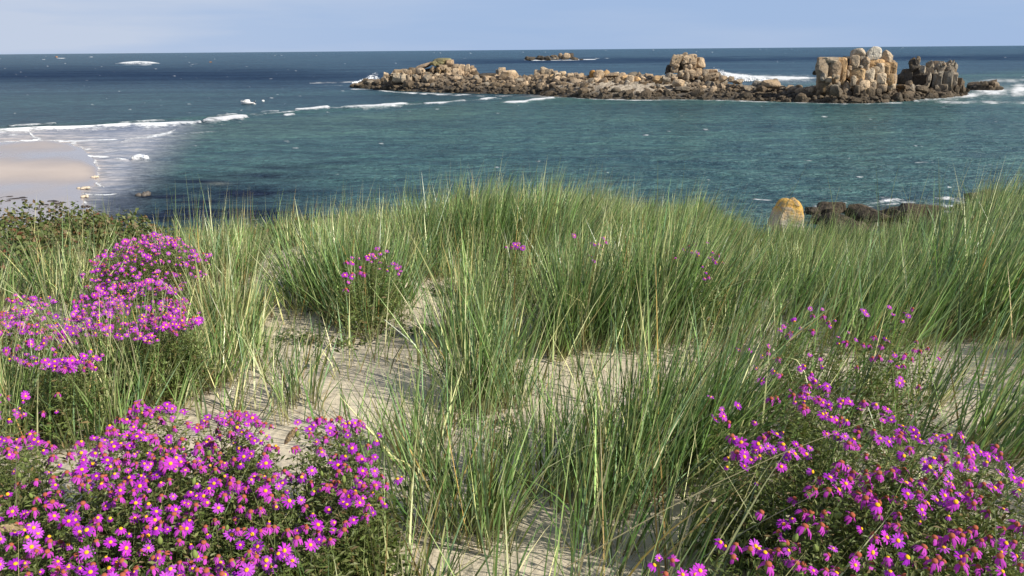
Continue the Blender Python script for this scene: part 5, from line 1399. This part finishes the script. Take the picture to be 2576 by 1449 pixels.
def bud_mesh(k):
    g = np.random.default_rng(70 + k); parts = []
    V, Q, T, mi = [], [], [], []
    def ring(r_, z, seg=8): 
        b = len(V)
        for i in range(seg): V.append((r_ * math.cos(6.2832 * i / seg), r_ * math.sin(6.2832 * i / seg), z))
        return b
    rs = [(.0022, -.013), (.0058, -.009), (.0062, -.003), (.0058, 0.0)] + ([(.0066, .0030), (.0054, .0056), (.002, .0066)] if k != 2 else [(.0045, .003), (.003, .006), (.001, .008)])
    bs = [ring(*x) for x in rs]
    for j in range(len(bs) - 1):
        for i in range(8):
            Q.append((bs[j] + i, bs[j] + (i + 1) % 8, bs[j + 1] + (i + 1) % 8, bs[j + 1] + i)); mi.append(0 if j < 3 else 1)
    V.append((0, 0, rs[-1][1] + .0006)); top = len(V) - 1
    TT = [(bs[-1] + i, bs[-1] + (i + 1) % 8, top) for i in range(8)]
    if k in (0, 1):   # shrivelled rays hanging round the head
        for i in range(10 if k == 0 else 14):
            a = g.uniform(0, 6.28); b = len(V); w = .0022; L = g.uniform(.008, .014) * (1 if k == 0 else 1.2)
            for (r_, z, ww) in [(.0055, .001, w * .6), (.0055 + L * .6, -.001 - L * .3, w), (.0055 + L * .75, -.002 - L * .8, w * .6)]:
                for sg in (-1, 1): V.append((r_ * math.cos(a) - sg * ww * math.sin(a), r_ * math.sin(a) + sg * ww * math.cos(a), z))
            for j in range(2): Q.append((b + 2 * j, b + 2 * j + 1, b + 2 * j + 3, b + 2 * j + 2)); mi.append(2)
    C = np.tile(np.array([0.52, 0.06, 0.46]), (len(V), 1))
    return mesh_np("bud", V, Q, TT, mats=[M_calyx, M_bud_top if k != 2 else M_calyx, M_petal], cols=C, mat_index=mi + [1] * 8)
BUDS = [bud_mesh(k) for k in range(3)]
LEAFC = np.array([[0.125, 0.165, 0.045], [0.16, 0.20, 0.06], [0.10, 0.14, 0.035], [0.21, 0.23, 0.085], [0.19, 0.14, 0.06]])

def daisy_bush(label, heads, buds, seed, scale=1.0, leaf=48, anchor=None, facing=1.0):
    """heads, buds: points of the place where a flower head or a withered head sits"""
    g = np.random.default_rng(2100 + seed)
    allp = np.array(list(heads) + list(buds))
    cx, cy = allp[:, 0].mean(), allp[:, 1].mean()
    base = np.array([cx, cy, float(ground(cx, cy))])
    root = empty("daisy_bush", base); tag(root, label, "flowering plant")
    def orient(o, p, sc, strong):
        tocam = C0 - p; tocam = tocam / np.linalg.norm(tocam)
        n = np.array([0.12, 0.05, 1.0]) * .75 + np.array([0.25, -0.6, 0.1]) * strong + g.normal(0, .24, 3)
        q = Vector(n).to_track_quat('Z', 'Y')
        o.rotation_mode = 'QUATERNION'
        from mathutils import Quaternion
        o.rotation_quaternion = q @ Quaternion((0, 0, 1), g.uniform(0, 6.28))
        o.location = Vector(p - base); o.scale = (sc, sc, sc)
    for p in heads:
        k = int(g.choice(7, p=[.2, .16, .16, .17, .15, .10, .06]))
        o = add("flower", PETALS[k + 7 * int(g.integers(4))], root); orient(o, p, scale * g.uniform(.55, 1.12), facing * g.uniform(.2, 1.2))
        add("flower_centre", DISC, o)
    for p in buds:
        o = add("bud", BUDS[int(g.choice(3, p=[.38, .50, .12]))], root); orient(o, p, scale * g.uniform(.8, 1.15), .3 * facing)
    # stalks: from each head down into the plant
    n = len(allp)
    foot = allp + np.stack([g.normal(0, .05, n) + (cx - allp[:, 0]) * .12, g.normal(0, .05, n) + (cy - allp[:, 1]) * .12, np.zeros(n)], -1)
    foot[:, 2] = np.maximum(ground(foot[:, 0], foot[:, 1]), allp[:, 2] - .42)
    dv = allp - foot; L = np.linalg.norm(dv, axis=1)
    def stalk(face):
        return blades(foot - base, L, np.arctan2(dv[:, 1], dv[:, 0]), np.arccos(np.clip(dv[:, 2] / L, -1, 1)), np.zeros(n), np.full(n, .0034), np.tile(np.array([[.16, .20, .055]]), (n, 1)) * g.uniform(.7, 1.2, (n, 1)), 3, face, g)
    f0 = g.uniform(0, 3.14, n)
    v, q, t, c = join([stalk(f0), stalk(f0 + 1.57)])
    tag(add("stalks", mesh_np("stalks", v, q, t, mats=[M_leaf], cols=c, smooth=False), root), kind="stuff")
    m = n * leaf
    i = np.repeat(np.arange(n), leaf); tt = 1 - g.random(m) ** 1.05 * .98
    P = foot[i] + dv[i] * tt[:, None] * .96
    dirs = np.stack([g.normal(0, 1, m), g.normal(0, 1, m), g.uniform(-.1, .9, m)], -1)
    P = P + dirs / np.linalg.norm(dirs, axis=1, keepdims=True) * g.uniform(0, .06, (m, 1)) * (1.08 - tt[:, None])
    sz = (.016 + .030 * (1 - tt)) * g.uniform(.7, 1.4, m)
    v, q, t, c = leaves(P - base, sz, np.stack([g.normal(0, .6, m), g.normal(0, .6, m), np.ones(m)], -1), dirs, LEAFC[g.choice(5, m, p=[.28, .26, .22, .16, .08])] * g.uniform(.55, 1.25, (m, 1)), .17)
    tag(add("leaves", mesh_np("leaves", v, q, t, mats=[M_leaf], cols=c, smooth=False), root), kind="stuff")
    return root

def canopy(poly, hfun, dens, seed, clump=0.5, sc=.16, cap=300):
    """heads over the ground whose height puts them inside an outline of the picture; dens per square metre"""
    g = np.random.default_rng(3100 + seed)
    # find the ground under the outline
    pts = []
    for (px, py) in poly: pts.append(ground_ray(px, py, .33, .7, 14))
    pts = np.array(pts); x0, x1, y0, y1 = pts[:, 0].min() - .3, pts[:, 0].max() + .3, max(.8, pts[:, 1].min() - .4), pts[:, 1].max() + .4
    n = int(dens * (x1 - x0) * (y1 - y0))
    X = g.uniform(x0, x1, n); Y = g.uniform(y0, y1, n)
    H = hfun(X, Y); Z = ground(X, Y) + H + g.normal(0, .025, n)
    px, py, zz = proj(np.stack([X, Y, Z], -1))
    ok = inpoly(px, py, poly) & (H > .17)
    cn = n2(X, Y, sc, 200 + seed, 2)
    ok &= g.random(n) < np.clip(1 - clump + 2.2 * clump * cn, 0, 1) if clump else ok
    P = np.stack([X, Y, Z], -1)[ok]
    # heads keep a little apart
    out = []
    for p in P:
        if all(abs(p[0] - q[0]) + abs(p[1] - q[1]) > .024 for q in out): out.append(p)
    return out
def hmound(c, w, top, edge):
    return lambda X, Y: edge + (top - edge) * np.clip(1 - (((X - c[0]) / w[0]) ** 2 + ((Y - c[1]) / w[1]) ** 2), 0, 1) ** .7 + .05 * n2(X, Y, .22, 333, 2)
def hflat(h): return lambda X, Y: h + .06 * n2(X, Y, .25, 334, 2)
def split(P, frac, seed):
    g = np.random.default_rng(4100 + seed); P = np.array(P); g.shuffle(P); k = int(len(P) * frac)
    return P[:k], P[k:]
def bed(label, poly, hf, dens, openfrac, seed, clump=.4, cap=300, extra=(), extrab=(), **kw):
    P = canopy(poly, hf, dens, seed, clump)
    a, b = split(P, openfrac, seed)
    a = list(a) + [ground_ray(x, y, h, .7, 14) for x, y, h in extra]; b = list(b) + [ground_ray(x, y, h, .7, 14) for x, y, h in extrab]
    print('BED', label[:60], len(a), len(b))
    return daisy_bush(label, a[:cap], b[:cap], seed, **kw)

# near bed, lower left
bed("purple daisy bush filling the lower left corner", [(-30, 1105), (120, 1085), (150, 1150), (175, 1300), (140, 1480), (-40, 1480)], hflat(.42), 2333, .5, 1)
bed("purple daisy bush with the most open flowers in the near left bed", [(150, 1120), (260, 1085), (340, 1010), (440, 1015), (500, 1060), (510, 1180), (480, 1300), (430, 1480), (150, 1480), (180, 1300)], hflat(.44), 1927, .5, 2,
    extra=[(281, 1113, .46), (366, 1103, .46), (338, 1142, .46), (455, 1162, .46), (464, 1265, .44), (538, 1216, .45), (390, 1308, .44), (480, 1370, .44), (304, 1330, .44), (277, 1304, .44), (146, 1412, .44), (35, 1186, .46), (345, 1028, .46), (372, 1030, .46), (620, 1045, .46), (599, 1066, .46)])
bed("purple daisy bush in the middle of the near left bed, many heads withered", [(500, 1060), (560, 1030), (640, 1040), (700, 1080), (720, 1180), (690, 1300), (620, 1480), (430, 1480), (490, 1290)], hflat(.43), 1826, .42, 3,
    extra=[(565, 1165, .45), (605, 1168, .45), (655, 1168, .45), (522, 1345, .44), (555, 1415, .44), (583, 1345, .44), (648, 1375, .43), (626, 1440, .43), (715, 1385, .43), (695, 1275, .43)])
bed("purple daisy bush at the right end of the near left bed beside the sand", [(720, 1070), (790, 1045), (880, 1050), (960, 1080), (975, 1130), (945, 1180), (975, 1215), (955, 1280), (900, 1330), (760, 1400), (640, 1460), (700, 1300), (725, 1180)], hflat(.40), 1664, .45, 4,
    extra=[(875, 1095, .42), (830, 1090, .42), (885, 1128, .42), (850, 1170, .42), (905, 1216, .40), (945, 1192, .40), (912, 1185, .40), (1000, 1205, .38), (1010, 1200, .38), (758, 1258, .42), (862, 1268, .38), (905, 1265, .38), (938, 1290, .36), (968, 1268, .36)])
bed("sparse purple daisies in pale grass at the picture's left edge between the beds", [(-30, 980), (60, 975), (180, 985), (180, 1040), (60, 1060), (-30, 1050)], hflat(.36), 200, .7, 5, leaf=14)
# far bed, upper left
bed("domed purple daisy bush at the top of the far left bed", [(195, 700), (225, 650), (290, 615), (370, 585), (440, 592), (490, 625), (530, 640), (520, 690), (460, 730), (340, 725), (250, 745)], hmound((-2.65, 6.1), (1.0, 1.1), .56, .10), 3600, .80, 6, clump=.4, scale=1.12, leaf=30)
bed("purple daisy bush in the middle of the far left bed", [(200, 745), (300, 720), (400, 700), (450, 740), (510, 780), (505, 810), (440, 840), (380, 870), (280, 850), (210, 800)], hflat(.42), 1900, .72, 7, clump=.75, scale=1.1, leaf=30)
bed("purple daisy bush reaching the picture's left edge in the far bed", [(-40, 745), (60, 740), (190, 745), (215, 800), (270, 860), (255, 925), (140, 935), (0, 900), (-40, 900)], hflat(.40), 1700, .72, 8, clump=.75, scale=1.1, leaf=30)
# single plants in the grass
def fixed(label, pts, buds, seed, h, **kw):
    g = np.random.default_rng(seed)
    f = lambda L: [ground_ray(x, y, h + g.uniform(-.03, .03), 1.0, 14) for x, y in L]
    return daisy_bush(label, f(pts), f(buds), seed, **kw)
def c4(x, y): return (1200 + x * .4658) * .67083, (600 + y * .4658) * .67083
fixed("small purple daisy plant on the dark tussock left of the crest", [c4(*p) for p in [(260, 785), (250, 815), (262, 825), (315, 790), (375, 770), (395, 765), (440, 775), (455, 795), (410, 815), (400, 750), (463, 712), (540, 735), (485, 750), (478, 875), (540, 885), (590, 835), (612, 840), (640, 865), (650, 895), (638, 915), (555, 850), (200, 925), (258, 940), (230, 985), (620, 870), (385, 790), (425, 760)]],
      [c4(*p) for p in [(210, 820), (355, 915), (320, 900), (210, 1040), (480, 820), (505, 800), (260, 915), (580, 885), (330, 860)]], 21, .50, scale=1.15)
fixed("little clump of purple daisies in the tall crest grass", [c4(*p) for p in [(1498, 695), (1560, 670), (1600, 672), (1580, 712), (1632, 708), (1590, 690), (1570, 680)]], [c4(1545, 700)], 22, .52, scale=1.2)
fixed("thin purple daisies half hidden in grass right of the crest", [c4(*p) for p in [(2045, 610), (2190, 668), (2250, 680), (2270, 715), (2290, 622), (2215, 675), (2180, 770), (2205, 815)]], [c4(2300, 655), c4(2040, 590)], 23, .5, scale=1.2)
def c6(x, y): return (2400 + x * .559) * .67083, (900 + y * .559) * .67083
fixed("scattered pinkish daisies in tall grass below the lichened boulder", [c6(*p) for p in [(300, 68), (345, 75), (370, 35), (455, 18), (485, 78), (395, 105), (470, 115), (500, 140), (420, 172), (445, 215), (435, 258), (385, 85), (365, 20), (515, 150)]], [c6(*p) for p in [(330, 40), (525, 100), (550, 150), (225, 125), (460, 245)]], 24, .5, scale=1.15)
fixed("loose purple daisy plant above the large right-hand bed", [c6(*p) for p in [(1142, 462), (1225, 465), (1500, 475), (1520, 500), (1675, 450), (1700, 500), (1760, 540), (1780, 490), (1800, 510), (1310, 535), (985, 560), (940, 600), (1080, 590), (1035, 545), (1000, 650), (1280, 575), (1400, 620), (1335, 695), (1450, 670), (1650, 660), (1670, 680), (1330, 650), (965, 580)]],
      [c6(*p) for p in [(1160, 505), (1230, 510), (1265, 550), (1160, 608), (1020, 620), (995, 640), (1500, 700), (1540, 705), (1575, 650), (1620, 710), (1560, 790), (1605, 785), (1830, 460), (1385, 685)]], 25, .45, scale=1.05)
fixed("loose purple daisies in leaning grass left above the right-hand bed", [c6(*p) for p in [(660, 735), (740, 740), (865, 710), (1140, 770), (1105, 845), (1075, 865), (1225, 848), (780, 860), (920, 895), (900, 880), (1150, 930), (1175, 945), (1150, 890), (815, 945), (1210, 800), (820, 775)]], [c6(*p) for p in [(930, 795), (860, 750), (1455, 850), (945, 905)]], 26, .42, scale=1.0)
fixed("purple daisies fading to orange heads beside the right-hand sand", [c6(*p) for p in [(1705, 760), (1680, 805), (1760, 790), (1735, 845), (1750, 930), (1740, 960), (1710, 775), (2010, 790), (1770, 950)]], [c6(*p) for p in [(1855, 680), (1880, 745), (1930, 725), (1840, 735), (1780, 770), (1820, 800), (1765, 840), (1870, 980), (1895, 710), (1555, 795), (1600, 780)]], 27, .42, scale=1.0)
# near bed, right
bed("purple daisy bush at the upper left of the near right bed", [(1765, 1010), (1790, 990), (1900, 1020), (2000, 970), (2080, 960), (2100, 1060), (2020, 1160), (1900, 1200), (1820, 1190), (1830, 1100)], hflat(.42), 729, .68, 31, scale=1.18, clump=.6)
bed("purple daisy bush along the top of the near right bed", [(2050, 1060), (2100, 1000), (2220, 1010), (2320, 1040), (2330, 1120), (2250, 1160), (2100, 1130)], hflat(.46), 800, .72, 32, scale=1.05, clump=.5)
bed("purple daisy bush at the right edge of the near right bed", [(2300, 1090), (2420, 1090), (2520, 1120), (2620, 1200), (2620, 1300), (2450, 1270), (2330, 1180)], hflat(.46), 900, .66, 33, scale=1.06, clump=.4)
bed("daisy bush of mostly withered reddish heads in the lower right corner", [(2230, 1270), (2330, 1180), (2450, 1270), (2620, 1300), (2620, 1490), (2330, 1490), (2290, 1400)], hflat(.44), 950, .18, 34, scale=1.0, clump=.35)
def c8(x, y): return (2400 + x * .5936) * .67083, (1300 + y * .5936) * .67083
hero = [(1400, 1150), (1560, 1205), (1630, 1225), (1470, 1300), (1565, 1330), (1690, 1330), (1220, 1275), (1095, 1415), (1240, 1430), (1360, 1380), (1580, 1420), (1090, 790), (1300, 865), (1255, 905), (1690, 930), (1680, 860), (1790, 880), (1925, 940), (1995, 980), (1950, 1070), (1780, 1030), (1815, 990), (2020, 935), (1500, 1000), (2290, 1420), (2150, 665), (2010, 735), (1855, 705), (1830, 760), (2250, 705), (2410, 860), (2190, 730)]
bed("purple daisy bush with a cluster of large open flowers at the lower right", [(1960, 1290), (2080, 1180), (2230, 1170), (2330, 1180), (2230, 1270), (2300, 1400), (2330, 1490), (1980, 1490), (1930, 1400)], hflat(.38), 618, .12, 35, scale=1.18, clump=.3,
    extra=[(*c8(x, y), .5) for x, y in hero], extrab=[(*c8(x, y), .46) for x, y in [(1430, 820), (1270, 735), (1510, 800), (1590, 790), (1145, 1130), (1040, 1140), (985, 1200), (765, 1050), (810, 1380), (990, 1370), (1860, 1210), (1790, 1270), (1860, 1360), (1915, 1360), (2055, 1330), (1970, 1200), (2110, 1290), (2275, 1330)]])
fixed("small daisy plant at the bottom edge among tall grass", [c8(*p) for p in [(120, 1335), (90, 1380), (380, 1415), (350, 1440), (508, 1235), (750, 1275), (790, 1300), (270, 1440), (730, 1260), (540, 1260)]], [c8(*p) for p in [(205, 1350), (160, 1440), (590, 1330), (695, 1280), (605, 1255)]], 36, .46)
fixed("few purple daisies in dark grass left of the right-hand bed", [c8(*p) for p in [(660, 670), (755, 690), (730, 650), (550, 760), (660, 755), (740, 860), (740, 700), (700, 715), (905, 540), (915, 640), (985, 615), (940, 665)]], [c8(*p) for p in [(560, 480), (560, 740), (685, 490)]], 37, .42)

# dry seed heads among the near daisies
def seed_head(px, py, Y, L, tilt, label, seed):
    g = np.random.default_rng(seed); c = at(px, py, Y); n = 90
    t = g.random(n); a = g.uniform(0, 6.28, n); r_ = .007 * np.sin(np.clip(t * 2.9 + .15, 0, 3.1)) + .002
    P = np.stack([r_ * np.cos(a), r_ * np.sin(a), t * L], -1)
    v, q, tt, cc = leaves(P, np.full(n, L * .22), np.stack([np.cos(a), np.sin(a), 0 * a + .2], -1), np.stack([np.cos(a) * .35, np.sin(a) * .35, np.ones(n)], -1), np.array([[.52, .40, .22]]) * g.uniform(.7, 1.2, (n, 1)))
    root = empty("seed_head", c); root.rotation_euler = (0.2, tilt, 0); tag(root, label, "seed head")
    add("spikelets", mesh_np("spikelets", v, q, tt, mats=[M_leaf], cols=cc, smooth=False), root)["kind"] = "stuff"
    hgt = max(.1, float(c[2] - ground(c[0], c[1])) * .95)
    s = blades(np.array([[0, 0, -hgt]] * 2), np.full(2, hgt), np.zeros(2), np.zeros(2), np.zeros(2), np.full(2, .003), np.array([[.36, .30, .15]] * 2), 3, np.array([0, 1.57]), g)
    add("stalk", mesh_np("stalk", *s[:3], mats=[M_grass], cols=s[3]), root)
seed_head(716, 1118, 2.15, .062, .6, "tan dry seed head standing above the near left daisies", 1)
seed_head(-6, 1328, 1.55, .06, 1.45, "pale tan seed head lying across the picture's lower left edge", 2)
